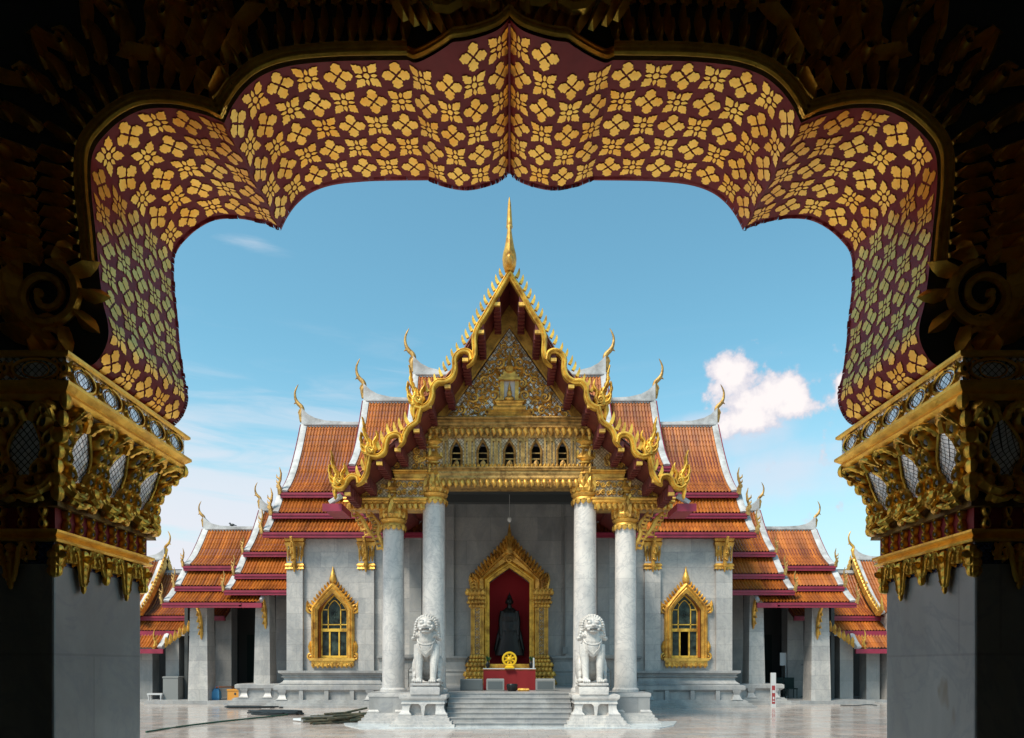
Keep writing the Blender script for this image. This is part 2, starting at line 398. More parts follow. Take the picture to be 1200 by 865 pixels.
# =================================================================== GROUND
g = MB(); g.box(-900, 900, -60, 1500, -.4, 0)
o = g.build('ground', PAVE, smooth=0); o['kind'] = 'structure'
g = MB(); g.box(-6.0, 6.0, Y_(21.6), Y_(24), .0, .02); g.box(-10.4, -4.6, Y_(24), Y_(34), 0, .02); g.box(4.6, 10.4, Y_(24), Y_(34), 0, .02)
g = MB()
g.prism([(-3.9, Y_(22.2)), (3.9, Y_(22.2)), (4.5, Y_(23.4)), (4.9, Y_(25)), (-4.9, Y_(25)), (-4.5, Y_(23.4))], 'xy', -.1, .02)
o = g.build('pavement', APRON, smooth=0); o['kind'] = 'structure'

g = MB(); g.box(-4.2, 4.2, 3.9, 13.5, -.1, .012)
o = g.build('path', BOUNCE_FLOOR, smooth=0); o['kind'] = 'structure'  # unseen pale slab, added to bounce light onto the soffit
# =================================================================== GATE HALL (foreground, we stand inside)
gate = thing('gate_hall', 'dark gate pavilion whose cusped maroon and gold arch and marble piers surround the view', 'building', (0, 3.0, 0))
gate.location = (0, 0, 0)
ZN, ZF = 3.78, 4.68; YN, YF = Y_(ZN), Y_(ZF)
def FP(px, py): return ((597-px)*ZF/1000, Z_(py, ZF))
segA = [(597,198),(591,204.6),(583,210),(569,215),(553,218.5),(538,218.5),(517,214),(501,207)]
segB = [(501,207),(458,207.4),(425,208.5),(389,212.5),(364,221),(347,234),(335,250),(327,266.4)]
segC = [(327,266.4),(315,261),(302,257),(278,252.5),(250,254),(228,265),(211,281),(203.5,293),(200.8,308),(201.6,335),(205,368),(208.5,407),(212.5,437),(216.8,455),(217.2,470),(212,484),(203.6,494.5),(188,500),(170,497)]
segs = [[(v.x, v.y) for v in catmull([(*FP(*p), 0) for p in s], 5)] for s in (segA, segB, segC)]
def arclen(pl):
    a = [0]
    for i in range(1, len(pl)): a.append(a[-1]+math.dist(pl[i], pl[i-1]))
    return a
def near_y(si, x):     # the middle scallop sticks out towards the hall
    if si == 0: return YN-.15*max(0, min(1, (.42-x)/.18))
    return YN
def sample(pl, al, u):
    u = max(0, min(al[-1], u))
    for i in range(1, len(pl)):
        if u <= al[i]+1e-9:
            t = (u-al[i-1])/max(al[i]-al[i-1], 1e-9)
            (x0, z0), (x1, z1) = pl[i-1], pl[i]
            tx, tz = x1-x0, z1-z0; l = math.hypot(tx, tz) or 1
            return x0+tx*t, z0+tz*t, (-tz/l, tx/l)  # normal candidate
    return pl[-1][0], pl[-1][1], (0, -1)
def smooth_normal(pl, al, u):
    e = .02
    a = sample(pl, al, u-e); b = sample(pl, al, u+e)
    tx, tz = b[0]-a[0], b[1]-a[1]; l = math.hypot(tx, tz) or 1
    return (tz/l, -tx/l)
HEART = [(.055,.0),(.10,.07),(.20,.14),(.26,.22),(.24,.30),(.30,.36),(.36,.33),(.40,.40),(.455,.30),(.44,.0)]
def sym(h): return h+[(a, -b) for a, b in h[::-1] if abs(b) > 1e-6]
HEART = [(.05,0),(.10,.055),(.15,.09),(.18,.15),(.235,.188),(.29,.172),(.303,.135),(.345,.170),(.405,.152),(.425,.095),(.46,.07),(.49,0)]
OVAL = [(.135,0),(.18,.055),(.27,.062),(.37,0)]
BIG = [(.165,0),(.21,.075),(.28,.105),(.33,.16),(.40,.15),(.44,.11),(.50,.12),(.535,.065),(.63,0)]
soffit = MB()
for s in (1, -1):
    for si, pl in enumerate(segs):
        al = arclen(pl); Ltot = al[-1]
        NV = 6
        rows = []
        for (x, z) in pl:
            y0 = near_y(si, x)
            rows.append([(s*x, y0+(YF-y0)*j/NV, z) for j in range(NV+1)])
        vs = [p for r in rows for p in r]; n = NV+1
        soffit.add(vs, [(i*n+j, i*n+j+1, (i+1)*n+j+1, (i+1)*n+j) for i in range(len(rows)-1) for j in range(NV)], 0)
        # stencilled flowers
        cols = {0: 2, 1: max(1, round(Ltot/.137)), 2: max(1, round(Ltot/.137))}[si]
        if si == 0: cols = round(Ltot/.137)
        du = Ltot/cols; dv = .142
        base = {0: 0, 1: round(arclen(segs[0])[-1]/.137), 2: round(arclen(segs[0])[-1]/.137)+max(1, round(arclen(segs[1])[-1]/.137))}[si]
        for ci in range(cols):
            uc = (ci+.5)*du
            for ri in range(-1, 5):
                vc = YN+.075+ri*dv+.0
                if vc > YF-.05: continue
                if ri < 0 and (si != 0 or sample(pl, al, uc)[0] > .24): continue
                jig = random.uniform(-.004, .004); ro = random.uniform(-.04, .04)
                shapes = []
                if (ci+base+ri) % 2 == 0:
                    for k in range(4): shapes.append((k*PI/2+ro, sym(HEART), 1.03))
                else:
                    for k in range(4):
                        shapes.append((k*PI/2+ro, sym(OVAL), 1.04)); shapes.append((k*PI/2+PI/4+ro, sym(BIG), .98))
                    shapes.append((0, [(.108*math.cos(q*PI/5), .108*math.sin(q*PI/5)) for q in range(10)], 1))
                for ang, poly, sc in shapes:
                    ca, sa = math.cos(ang), math.sin(ang); pts = []
                    for a, b in poly:
                        a += random.uniform(-.014, .014); b += random.uniform(-.014, .014)
                        u = uc+(a*ca-b*sa)*sc*du*.98+jig; v = vc+(a*sa+b*ca)*sc*dv*.98
                        u = max(.004, min(Ltot-.004, u)); v = max(YN+.005 if ri >= 0 else YN-.14, min(YF-.006, v))
                        x, z, _ = sample(pl, al, u); nx, nz = smooth_normal(pl, al, u)
                        # the normal must look to the opening's middle
                        if nx*(0-x)+nz*(3.0-z) < 0: nx, nz = -nx, -nz
                        e = .0035
                        pts.append((s*(x+nx*e), v, z+nz*e))
                    cx = sum(p[0] for p in pts)/len(pts); cy = sum(p[1] for p in pts)/len(pts); cz = sum(p[2] for p in pts)/len(pts)
                    # centre on the surface as well
                    ac = sum(a for a, b in poly)/len(poly); bc = sum(b for a, b in poly)/len(poly)
                    u = max(.004, min(Ltot-.004, uc+(ac*ca-bc*sa)*sc*du+jig)); x, z, _ = sample(pl, al, u); nx, nz = smooth_normal(pl, al, u)
                    if nx*(0-x)+nz*(3.0-z) < 0: nx, nz = -nx, -nz
                    npt = len(pts)
                    soffit.add(pts+[(s*(x+nx*.004), cy, z+nz*.004)], [(i, (i+1) % npt, npt) for i in range(npt)], 1)
so_ = soffit.build('arch_soffit', [REDWALL, GOLD_MOTIF], gate, 40)
# thin crease bead where the two halves meet, and the ragged red fringe at the outer edge
fr = MB()
for s in (1, -1):
    for si, pl in enumerate(segs):
        for i in range(len(pl)-1):
            (x0, z0), (x1, z1) = pl[i], pl[i+1]
            l = math.hypot(x1-x0, z1-z0) or 1; nx, nz = (z1-z0)/l, -(x1-x0)/l
            if nx*(-x0)+nz*(3.0-z0) < 0: nx, nz = -nx, -nz
            d0 = random.uniform(.004, .014) if si != 1 else random.uniform(0, .006)
            fr.add([(s*x0, YF-.002, z0), (s*x1, YF-.002, z1), (s*(x1+nx*d0), YF+.012, z1+nz*d0), (s*(x0+nx*d0), YF+.012, z0+nz*d0),
                    (s*x0, YF+.03, z0), (s*x1, YF+.03, z1)], [(0, 1, 2, 3), (3, 2, 5, 4)])
fr.tube([(0, YN-.14, segs[0][0][1]-.004), (0, YF+.01, segs[0][0][1]-.012)], .009, 6)
fr.build('arch_fringe', REDWALL, gate, 0)
# spandrel walls (front face to the hall, rear face to the court)
OX, OZ, CZ = 3.2, 5.05, 2.9
flat = []
for pl in segs: flat += pl if not flat else pl[1:]
def outer(x, z):
    dx, dz = x, z-CZ; k = 1e9
    if dx > 1e-6: k = min(k, OX/dx)
    if dz > 1e-6: k = min(k, (OZ-CZ)/dz)
    return (x*k, CZ+dz*k)
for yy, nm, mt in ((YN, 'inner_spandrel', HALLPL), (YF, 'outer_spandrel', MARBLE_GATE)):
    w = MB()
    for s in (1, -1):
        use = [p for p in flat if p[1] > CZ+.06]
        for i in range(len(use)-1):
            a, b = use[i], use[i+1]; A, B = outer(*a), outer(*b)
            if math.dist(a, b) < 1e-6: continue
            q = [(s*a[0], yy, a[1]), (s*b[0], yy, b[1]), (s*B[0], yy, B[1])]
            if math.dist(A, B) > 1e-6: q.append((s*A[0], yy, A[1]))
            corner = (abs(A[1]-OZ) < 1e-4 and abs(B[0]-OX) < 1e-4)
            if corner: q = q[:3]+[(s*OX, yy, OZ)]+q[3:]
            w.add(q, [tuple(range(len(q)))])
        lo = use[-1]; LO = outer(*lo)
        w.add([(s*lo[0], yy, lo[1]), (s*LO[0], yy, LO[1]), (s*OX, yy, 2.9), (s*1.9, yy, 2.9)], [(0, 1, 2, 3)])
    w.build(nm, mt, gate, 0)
w = MB()
# hall shell: side walls, rear wall, ceiling, roof, floor kerb
HB = -3.2
w.box(-OX-.3, -OX, HB, YF, 0, OZ); w.box(OX, OX+.3, HB, YF, 0, OZ); w.box(-OX-.3, OX+.3, HB-.3, HB, 0, OZ)
w.build('hall_wall', HALLWALL, gate, 0)
w = MB(); w.box(-OX-.3, OX+.3, HB-.3, YF, OZ, OZ+.25); w.build('hall_ceiling', HALLWALL, gate, 0)
w = MB(); w.box(-OX, OX, HB, YN-.1, 0.004, .03); w.build('hall_floor', HALLFLOOR, gate, 0)
w = MB(); w.prism([(HB-.8, OZ+.26), (YF+.5, OZ+.26), ((HB+YF)/2, OZ+1.4)], 'yz', -OX-.8, OX+.8); w.build('hall_roof', TILE, gate, 0)

PX0 = 2.02
for s in (1, -1):
    pier = MB(); pier.rect(s*PX0, s*OX, YN, YF, [(0, 0), (0, 2.83)]); 
    pr = pier.build('pier', MARBLE_GATE, gate, 0); bv = pr.modifiers.new('bevel', 'BEVEL'); bv.width = .014; bv.segments = 3
    cap = MB(); R0 = (s*PX0, s*OX, YN, YF)
    # body of the capital: offset out from the shaft, height
    BELL = [(.055, 2.345), (.05, 2.38), (.035, 2.42), (.04, 2.50), (.055, 2.58), (.085, 2.66), (.125, 2.72), (.15, 2.765)]
    cap.rect(*R0, [(.004, 2.345)]+BELL+[(.15, 2.766)], 5)                       # bell ground: gold darkened as the shade behind the carving
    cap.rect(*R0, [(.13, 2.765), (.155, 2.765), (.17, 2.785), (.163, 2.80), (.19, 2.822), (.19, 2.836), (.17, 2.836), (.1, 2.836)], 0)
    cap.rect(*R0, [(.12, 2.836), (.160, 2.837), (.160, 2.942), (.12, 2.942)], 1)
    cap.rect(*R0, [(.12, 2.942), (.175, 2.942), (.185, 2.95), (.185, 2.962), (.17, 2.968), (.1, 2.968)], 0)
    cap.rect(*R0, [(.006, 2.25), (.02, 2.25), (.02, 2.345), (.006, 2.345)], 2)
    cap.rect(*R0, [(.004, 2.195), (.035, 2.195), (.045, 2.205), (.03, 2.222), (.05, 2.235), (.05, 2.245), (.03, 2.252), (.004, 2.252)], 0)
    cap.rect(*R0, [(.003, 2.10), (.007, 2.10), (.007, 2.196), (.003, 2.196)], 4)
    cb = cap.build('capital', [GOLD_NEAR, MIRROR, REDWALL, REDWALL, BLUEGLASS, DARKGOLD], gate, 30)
    orn = MB()
    def bell_off(z):
        for (o0, z0), (o1, z1) in zip(BELL, BELL[1:]):
            if z <= z1: return o0+(o1-o0)*max(0, min(1, (z-z0)/(z1-z0)))
        return BELL[-1][0]
    def Fin(off=None):     # inner face: a runs along +Y from YN
        def F(a, b, h):
            o_ = bell_off(b) if off is None else off
            aa = a
            if off is None:   # spread with the flare
                mid = (YN+YF)/2; aa = mid+(a-mid)*(1+2*o_/(YF-YN))
            return (s*(PX0-o_-h), aa, b)
        return F
    def Ffr(off=None):     # face to the hall: a runs outward from the pier corner
        def F(a, b, h):
            o_ = bell_off(b) if off is None else off
            return (s*(PX0-o_+a), YN-o_-h, b)
        return F
    LEN = YF-YN
    for face in (0, 1):
        Lf = LEN if face == 0 else 1.1
        mk = Fin if face == 0 else Ffr
        Fb = mk(); a0 = YN if face == 0 else 0
        units = 3 if face == 0 else 4
        du = Lf/units
        def cord(pts, r, m=0, seg=7, tp=True):
            c3 = catmull([(a, b_, h) for a, b_, h in pts], 4); n3 = len(c3)
            orn.tube([Fb(q.x, q.y, q.z) for q in c3], [r*.86*(1-.55*i/n3 if tp else 1)*(1+.16*math.sin(i*2.4)) for i in range(n3)], seg, m)
            orn.tube([Fb(q.x, q.y, q.z+r*.8*(1-.5*i/n3)) for i, q in enumerate(c3)], r*.22, 4, m)
        for k in range(units):
            c_ = a0+(k+.5)*du; w_ = du*.27; zc, hh = 2.58, .138
            lens = [(c_+w_*math.sin(PI*j/8), zc-hh+2*hh*j/8) for j in range(9)]+[(c_-w_*math.sin(PI*j/8), zc+hh-2*hh*j/8) for j in range(1, 8)]
            pts = [Fb(a, b, .004) for a, b in lens]
            orn.add(pts+[Fb(c_, zc, .006)], [(i, (i+1) % len(pts), len(pts)) for i in range(len(pts))], 1)
            orn.tube([Fb(a, b, .010) for a, b in lens+[lens[0]]], .007, 6, 0)
            for sg in (-1, 1):
                # the rib of gemmed scales that frames each lens
                for j in range(4):
                    t = (j+.4)/4; zz = 2.475+.245*t; aa = c_+sg*(w_*math.sin(PI*min(1, max(.12, t*.95)))+.035)
                    teardrop(orn, Fb, aa, zz, PI/2-sg*.2, .074, .052, .034, 0, 2)
                # big leaf curling under the cornice
                cord([(c_+sg*du*.05, 2.70, .01), (c_+sg*du*.14, 2.735, .03), (c_+sg*du*.30, 2.74, .045), (c_+sg*du*.42, 2.715, .05), (c_+sg*du*.46, 2.69, .03)], .024)
                teardrop(orn, Fb, c_+sg*du*.33, 2.722, PI/2, .056, .046, .05, 0, 2)
                # rolling acanthus along the foot
                cord([(c_+sg*du*.48, 2.47, .01), (c_+sg*du*.40, 2.425, .035), (c_+sg*du*.22, 2.40, .055), (c_+sg*du*.08, 2.425, .055), (c_+sg*du*.10, 2.46, .04), (c_+sg*du*.18, 2.455, .04)], .032)
                cord([(c_+sg*du*.30, 2.385, .02), (c_+sg*du*.16, 2.365, .04), (c_+sg*du*.02, 2.375, .055)], .026)
                orn.ellip(Fb(c_+sg*du*.33, 2.45, .03), (.026, .026, .03), nu=8, nv=6)
            for zz in (2.50, 2.575, 2.645): teardrop(orn, Fb, c_+du*.5, zz, PI/2, .06, .045, .032, 0, 2)
            teardrop(orn, Fb, c_, 2.432, PI/2, .06, .05, .055, 0, 2)
        # two rows of gemmed drops on the red band
        Fr = mk(.02)
        nn = int(Lf/.088)
        for j in range(nn):
            aa = a0+(j+.5)*Lf/nn
            teardrop(orn, Fr, aa, 2.272, PI/2, .05, .034, .022, 0, 2)
            teardrop(orn, Fr, aa, 2.332, -PI/2, .05, .034, .022, 0, 2)
        # frieze of scrolls over the mirror mosaic
        Fm = mk(.160)
        A0, A1 = (YN-.15, YF+.15) if face == 0 else (0, 1.25)
        nn = 5
        for j in range(nn):
            cc_ = A0+(j+.5)*(A1-A0)/nn; hw = (A1-A0)/nn*.5
            el = [(cc_+hw*.78*math.cos(2*PI*q/16), 2.89+.046*math.sin(2*PI*q/16)) for q in range(17)]
            orn.tube([Fm(a, b, .006) for a, b in el], .0065, 5, 0)
            el = [(cc_+hw*.46*math.cos(2*PI*q/12), 2.89+.034*math.sin(2*PI*q/12)) for q in range(13)]
            orn.tube([Fm(a, b, .004) for a, b in el], .003, 4, 0)
            teardrop(orn, Fm, cc_-hw, 2.89, PI/2, .05, .035, .018, 0, 2)
            for sg in (-1, 1):
                leafp(orn, Fm, cc_-hw, 2.89, sg*PI/2+.7, .05, .022, .012)
                leafp(orn, Fm, cc_-hw, 2.89, sg*PI/2-.7, .05, .022, .012)
                scroll(orn, Fm, cc_-hw+.045, 2.89+sg*.03, .018, 1, sg, 0, .005, n=9)
        # hanging scroll pendants over the marble
        Fp = mk(.009)
        np_ = 2 if face == 0 else 3
        def pc(pts, r, tp=.5):
            c3 = catmull([(a, b_, h) for a, b_, h in pts], 5); n3 = len(c3)
            orn.tube([Fp(q.x, q.y, q.z) for q in c3], [r*.85*(1-tp*i/n3)*(1+.12*math.sin(i*2.2)) for i in range(n3)], 6, 0)
            orn.tube([Fp(q.x, q.y, q.z+r*.75*(1-tp*i/n3)) for i, q in enumerate(c3)], r*.25, 4, 0)
            for i in range(2, n3-3, 3):
                q = c3[i]; q2 = c3[i+1]; an = math.atan2(q2.y-q.y, q2.x-q.x)
                leafp(orn, Fp, q.x, q.y, an+.8, r*1.9, r*.9, q.z+r*.3, 0, .4)
        for k in range(np_*2+1):
            lng = k % 2 == 1
            cc_ = a0+k*Lf/(np_*2) ; d_ = Lf/(np_*4)
            if face == 1 and k == 0: continue
            dep = .165 if lng else .105
            for sg in (-1, 1):
                if (k == 0 and sg < 0 and face == 0) or (k == np_*2 and sg > 0): continue
                pc([(cc_+sg*d_*.98, 2.115, .008), (cc_+sg*d_*.95, 2.165, .01), (cc_+sg*d_*.70, 2.19, .014), (cc_+sg*d_*.45, 2.165, .014), (cc_+sg*d_*.36, 2.12, .014), (cc_+sg*d_*.16, 2.20-dep, .012), (cc_, 2.185-dep, .01)], .019, .45)
                pc([(cc_+sg*d_*.70, 2.165, .01), (cc_+sg*d_*.60, 2.135, .012), (cc_+sg*d_*.72, 2.12, .012), (cc_+sg*d_*.80, 2.135, .01)], .012, .4)
            nb_ = 5 if lng else 3
            for q in range(nb_):
                orn.ellip(Fp(cc_, 2.165-(dep-.01)*q/(nb_-1), .012), (.024-.003*q, .026-.0035*q, .026), nu=8, nv=6)
            teardrop(orn, Fp, cc_, 2.15, -PI/2, .035, .026, .045, 0, 2)
    # corner acanthus
    for yy, sy in ((YN, -1), (YF, 1)):
        for j in range(7):
            t = j/6; z = 2.40+.36*t; of = bell_off(z)
            c_ = Vector((s*(PX0-of-.012), yy+sy*(of+.012), z))
            orn.ellip(c_, (.028+.008*math.sin(j*2), .028, .036), nu=8, nv=6)
            def Fc(a, b, h, c_=c_, sy=sy): return (c_.x-s*h*.7-s*a*.7, c_.y+sy*h*.7-sy*a*.7, c_.z+b)
        for j in range(3):
            z = 2.14-.035*j
            orn.ellip((s*(PX0-.004), yy, z), (.03, .03, .03), nu=8, nv=5)
    orn.build('capital_carving', [GOLD_NEAR, MIRROR, GEM], cb, 32)

# carved surround of the arch on the hall side (in deep shade)
def Ffront(s, y0): return lambda a, b, h: (s*a, y0-h, b)
for s in (1, -1):
    F = Ffront(s, YN-.02); mould = MB(); carv = MB()
    for si in (1, 2):
        pl = segs[si]; al = arclen(pl); Lt = al[-1]
        lim = Lt if si == 1 else Lt-.62
        n_ = 60; path = []
        for i in range(n_+1):
            u = lim*i/n_; x, z, _ = sample(pl, al, u); nx, nz = smooth_normal(pl, al, u)
            if nx*(-x)+nz*(3.0-z) > 0: nx, nz = -nx, -nz
            path.append((x, z, nx, nz))
        for off, rr in ((.010, .012), (.031, .014), (.050, .008)):
            mould.tube([F(x+nx*off, z+nz*off, .01) for x, z, nx, nz in path], rr, 6)
        # ring of ribbed flame leaves
        cnt = int(lim/.058)
        for j in range(cnt):
            x, z, nx, nz = path[int((j+.5)/cnt*n_)]
            if math.hypot(x-segs[2][0][0], z-segs[2][0][1]) < .07: continue
            ang = math.atan2(nz, nx)
            leafp(carv, F, x+nx*.065, z+nz*.065, ang+.30, .17, .042, .05, 0, .5)
            leafp(carv, F, x+nx*.085, z+nz*.085, ang-.15, .09, .03, .03, 0, -.6)
            bx, bz = x+nx*.23, z+nz*.23
            leafp(carv, F, bx, bz, ang+.38, .22, .075, .06, 0, .7)
            scroll(carv, F, bx+nx*.03, bz+nz*.03, .035, 1.2, -1, ang+PI, .011, n=9)
            leafp(carv, F, x+nx*.36, z+nz*.36, ang-.25+.5*(j % 2), .20, .065, .05, 0, .9*(-1)**j)
            if j % 2 == 0:
                teardrop(carv, F, bx+nx*.12, bz+nz*.12, ang+.3, .075, .05, .07, 0, 1)
                scroll(carv, F, x+nx*.42, z+nz*.42, .055, 1.3, 1, ang, .015, n=10)
    # head of the scrolls beside the springing
    scroll(carv, F, 2.03, 3.27, .15, 1.8, 1, PI*.5, .026, n=44, seg=7); scroll(carv, F, 2.02, 3.08, .10, 1.5, -1, PI*.6, .02, n=32, seg=7)
    for q in range(9): leafp(carv, F, 2.03+.15*math.cos(q*.6), 3.27+.15*math.sin(q*.6), q*.6+.5, .13, .07, .05, 0, .6)
    for q in range(7): leafp(carv, F, 2.0+.05*q, 3.05+.03*q, .6+.3*q, .28, .12, .05, 0, .8)
    # centre pendant
    scroll(carv, Ffront(s, YN-.17), .10, 4.50, .10, 1.3, -1, 0, .028); scroll(carv, Ffront(s, YN-.17), .28, 4.46, .09, 1.3, 1, PI, .025)
    for q in range(4): leafp(carv, Ffront(s, YN-.17), .06+.11*q, 4.46+.012*q, -PI/2+.35, .09, .07, .03)
    for q in range(6): leafp(carv, Ffront(s, YN-.15), .05+.08*q, 4.5, PI/2-.2*q, .25, .1, .05, 0, .5)
    mould.build('arch_moulding', GOLD_NEAR, gate, 50); carv.build('arch_carving', [GOLD_NEAR, BLUEGLASS], gate, 40)
b = MB()
A0_ = [(x, z) for x, z in segs[0]]
for s in (1, -1):
    b.prism([(s*x, z+.012) for x, z in A0_ if x < .25]+[(s*.25, 4.45), (s*.42, 4.5), (s*.5, 4.95), (0, 4.95)], 'xz', YN-.13, YN-.02)
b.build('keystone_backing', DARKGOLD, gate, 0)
for s in (1, -1):
    b = MB(); Fk = Ffront(s, YN-.135)
    for off, rr in ((.02, .012), (.042, .009)): b.tube([(s*x, near_y(0, x)-.012, z+off) for x, z in A0_], rr, 6)
    for j in range(12):
        x, z = A0_[min(len(A0_)-1, int((j+.5)/12*len(A0_)))]
        leafp(b, Fk, x, z+.05, PI/2-.35, .14, .05, .04, 0, .5); scroll(b, Fk, x, z+.22, .045, 1.2, (-1)**j, j, .014, n=10)
        leafp(b, Fk, x+.02, z+.27, PI/2-.6*(-1)**j, .16, .08, .05, 0, .6)
    b.build('keystone_carving', GOLD_NEAR, gate, 40)

# =================================================================== ROOF PARTS
def chofa_mb(mb, x, y, z, k, ux, uy):
    """horned ridge finial; (ux, uy) the horizontal way it leans"""
    pts = [(-.04, -.05, .10), (0, .12, .10), (.0, .30, .115), (-.05, .47, .10), (.0, .63, .095), (.16, .79, .085), (.26, 1.0, .06), (.28, 1.26, .045), (.21, 1.47, .032), (.13, 1.62, .010)]
    cp = catmull([(a, b_, r) for a, b_, r in pts], 3)
    P = [(x+ux*q.x*k, y+uy*q.x*k, z+q.y*k) for q in cp]
    mb.tube(P, [max(.006, q.z*k) for q in cp], 8, flat=.7)
    bk = [(.12, .80, .06), (.26, .80, .045), (.33, .74, .01)]
    mb.tube([(x+ux*a*k, y+uy*a*k, z+b_*k) for a, b_, r in bk], [r*k for a, b_, r in bk], 6)
    mb.tube([(x+ux*a*k, y+uy*a*k, z+b_*k) for a, b_, r in ((.05, .5, .05), (.12, .36, .04), (.08, .2, .01))], [.05*k, .035*k, .01*k], 6)
def finial_mb(mb, x, y, z, k, ux):
    pts = [(0, -.1, .10), (.03, .15, .10), (.07, .32, .06), (.0, .5, .055), (-.03, .75, .04), (.03, 1.0, .012)]
    mb.tube([(x+ux*a*k, y, z+b_*k) for a, b_, r in pts], [r*k for a, b_, r in pts], 6)
    for j in range(3):
        zz = .12+.2*j
        mb.tube([(x+ux*.02*k, y, z+zz*k), (x+ux*.14*k, y, z+(zz+.09)*k), (x+ux*.15*k, y, z+(zz+.2)*k)], [.05*k, .035*k, .008*k], 5)
def slope(mb, x0, x1, prof, m=0, rib=.135, h=.05, course=.34, back=False):
    """tiled slope: half round cover tiles, each course lapping the next. prof from ridge down to eave, (y, z)"""
    pl = [(v.x, v.y) for v in catmull([(a, b_, 0) for a, b_ in prof], 6)] if len(prof) > 2 else prof
    al = arclen(pl); n = max(1, round(al[-1]/course)); x0, x1 = min(x0, x1), max(x0, x1)
    nr = max(1, round((x1-x0)/rib)); hs = (0, .15, 1, .9)
    xs = [x0+(x1-x0)*(i/(nr*4)) for i in range(nr*4+1)]; hh = [hs[i % 4] for i in range(nr*4+1)]
    rows = []
    for c_ in range(n):
        for e, lift in ((0, 0), (1, .012)):
            u = al[-1]*(c_+e)/n
            y, z, _ = sample(pl, al, u); a = sample(pl, al, u-.05); b_ = sample(pl, al, u+.05)
            ty, tz = b_[0]-a[0], b_[1]-a[1]; l = math.hypot(ty, tz) or 1; ny, nz = tz/l, -ty/l
            if nz < 0: ny, nz = -ny, -nz
            rows.append([(x, y+ny*(q*h+lift), z+nz*(q*h+lift)) for x, q in zip(xs, hh)])
    k = len(xs); vs = [p for r in rows for p in r]
    mb.add(vs, [(i*k+j, i*k+j+1, (i+1)*k+j+1, (i+1)*k+j) for i in range(len(rows)-1) for j in range(k-1)], m)
def verge(mb, xe, s, prof, w=.26, h=.10, m=0):
    pl = [(v.x, v.y) for v in catmull([(a, b_, 0) for a, b_ in prof], 6)] if len(prof) > 2 else prof
    al = arclen(pl); n = 16; rs = []
    for i in range(n+1):
        u = al[-1]*i/n; y, z, _ = sample(pl, al, u); a = sample(pl, al, u-.05); b_ = sample(pl, al, u+.05)
        ty, tz = b_[0]-a[0], b_[1]-a[1]; l = math.hypot(ty, tz) or 1; ny, nz = tz/l, -ty/l
        if nz < 0: ny, nz = -ny, -nz
        xi, xo = xe-s*w, xe
        rs.append([(xi, y+ny*0, z+nz*0), (xi, y+ny*h*.7, z+nz*h*.7), (xe-s*w*.5, y+ny*h, z+nz*h), (xo, y+ny*h*.8, z+nz*h*.8), (xo, y-ny*.14, z-nz*.14)])
    mb.rings(rs, m=m)
def ridge_cap(mb, xi, xe, s, y, z, k=1.0, rise=True, m=0):
    L_ = abs(xe-xi)
    top = [(0, .62), (.12, .50), (.30, .33), (.6, .17), (1.1, .05), (2.0, 0.0)] if rise else [(0, .0)]
    top = [(d*k, h*k) for d, h in top if d*k < L_-.05]+[(L_, 0)]
    pl = [(xe-s*d, z+.10+h) for d, h in top]; bt = [(xi, z-.14), (xe, z-.14)]
    mb.prism(pl+bt, 'xz', y-.11, y+.11, m)
    mb.box(xi, xe-s*.1, y-.17, y+.17, z-.05, z+.03, m)
def roof_tiers(root, s, xin, tiers, yr, kch=1.0, back=True, chofa=True, verge_w=.26, rise=True, endlow=None):
    """tiers: list of (prof, x_end, fascia height, finial); the first is the ridge tier. Coordinates already in metres"""
    for ti, (prof, xe, fin) in enumerate(tiers):
        mb = MB(); slope(mb, s*xin, s*(xe-.1), prof)
        t = mb.build('roof_tiles', TILE, root, 60)
        th = MB(); pl = [(a, b_) for a, b_ in prof]
        under = pl+[(a+.02, b_-.13) for a, b_ in pl[::-1]]
        th.prism(under, 'yz', s*xin, s*(xe-.02)); th.build('roof_underside', REDSOFFIT, root, 0)
        vb = MB(); verge(vb, s*xe, s, prof, verge_w); vb.build('white_verge', WHITE, root, 40)
        if ti == 0:
            # crimson and gold barge strip on the gable face
            vb = MB(); verge(vb, s*(xe+.05), s, [(a-.02, b_-.06) for a, b_ in prof], .048, .10); vb.build('barge_strip', REDPAINT, root, 40)
        ye, ze = prof[-1]
        fb = MB(); fb.box(s*xin, s*xe, ye-.05, ye+.07, ze-.23, ze-.03); fb.box(s*xin, s*(xe+.02), ye-.085, ye-.05, ze-.12, ze-.045); fb.box(s*xin, s*xe, ye-.065, ye-.05, ze-.23, ze-.19)
        fb.build('fascia', REDPAINT, root, 0)
        if fin:
            f = MB(); finial_mb(f, s*(xe+.02), ye-.02, ze+.0, fin, s); f.build('eave_finial', GOLD_OLD, root, 50)
        if ti == 0:
            rc = MB(); ridge_cap(rc, s*xin, s*(xe-.02), s, yr, prof[0][1], kch, rise); rc.build('ridge_cap', WHITE, root, 0)
            if chofa:
                cm_ = MB(); chofa_mb(cm_, s*(xe+.02), yr, prof[0][1]+.18*kch, kch, s, 0); cm_.build('ridge_horn', GOLD_OLD, root, 50)
            if back:
                bb = MB(); bp = [(2*yr-a, b_) for a, b_ in prof]; slope(bb, s*xin, s*(xe-.1), bp, rib=.22)
                bb.build('rear_roof_tiles', TILE, root, 60)
                gb = MB(); gb.prism([(prof[0][0], prof[0][1]-.1)]+[(a+.1, b_-.1) for a, b_ in prof[1:]]+[(2*yr-a-.1, b_-.1) for a, b_ in prof[:0:-1]], 'yz', s*(xe-.35), s*(xe-.25)); gb.build('gable_wall', REDSOFFIT, root, 0)
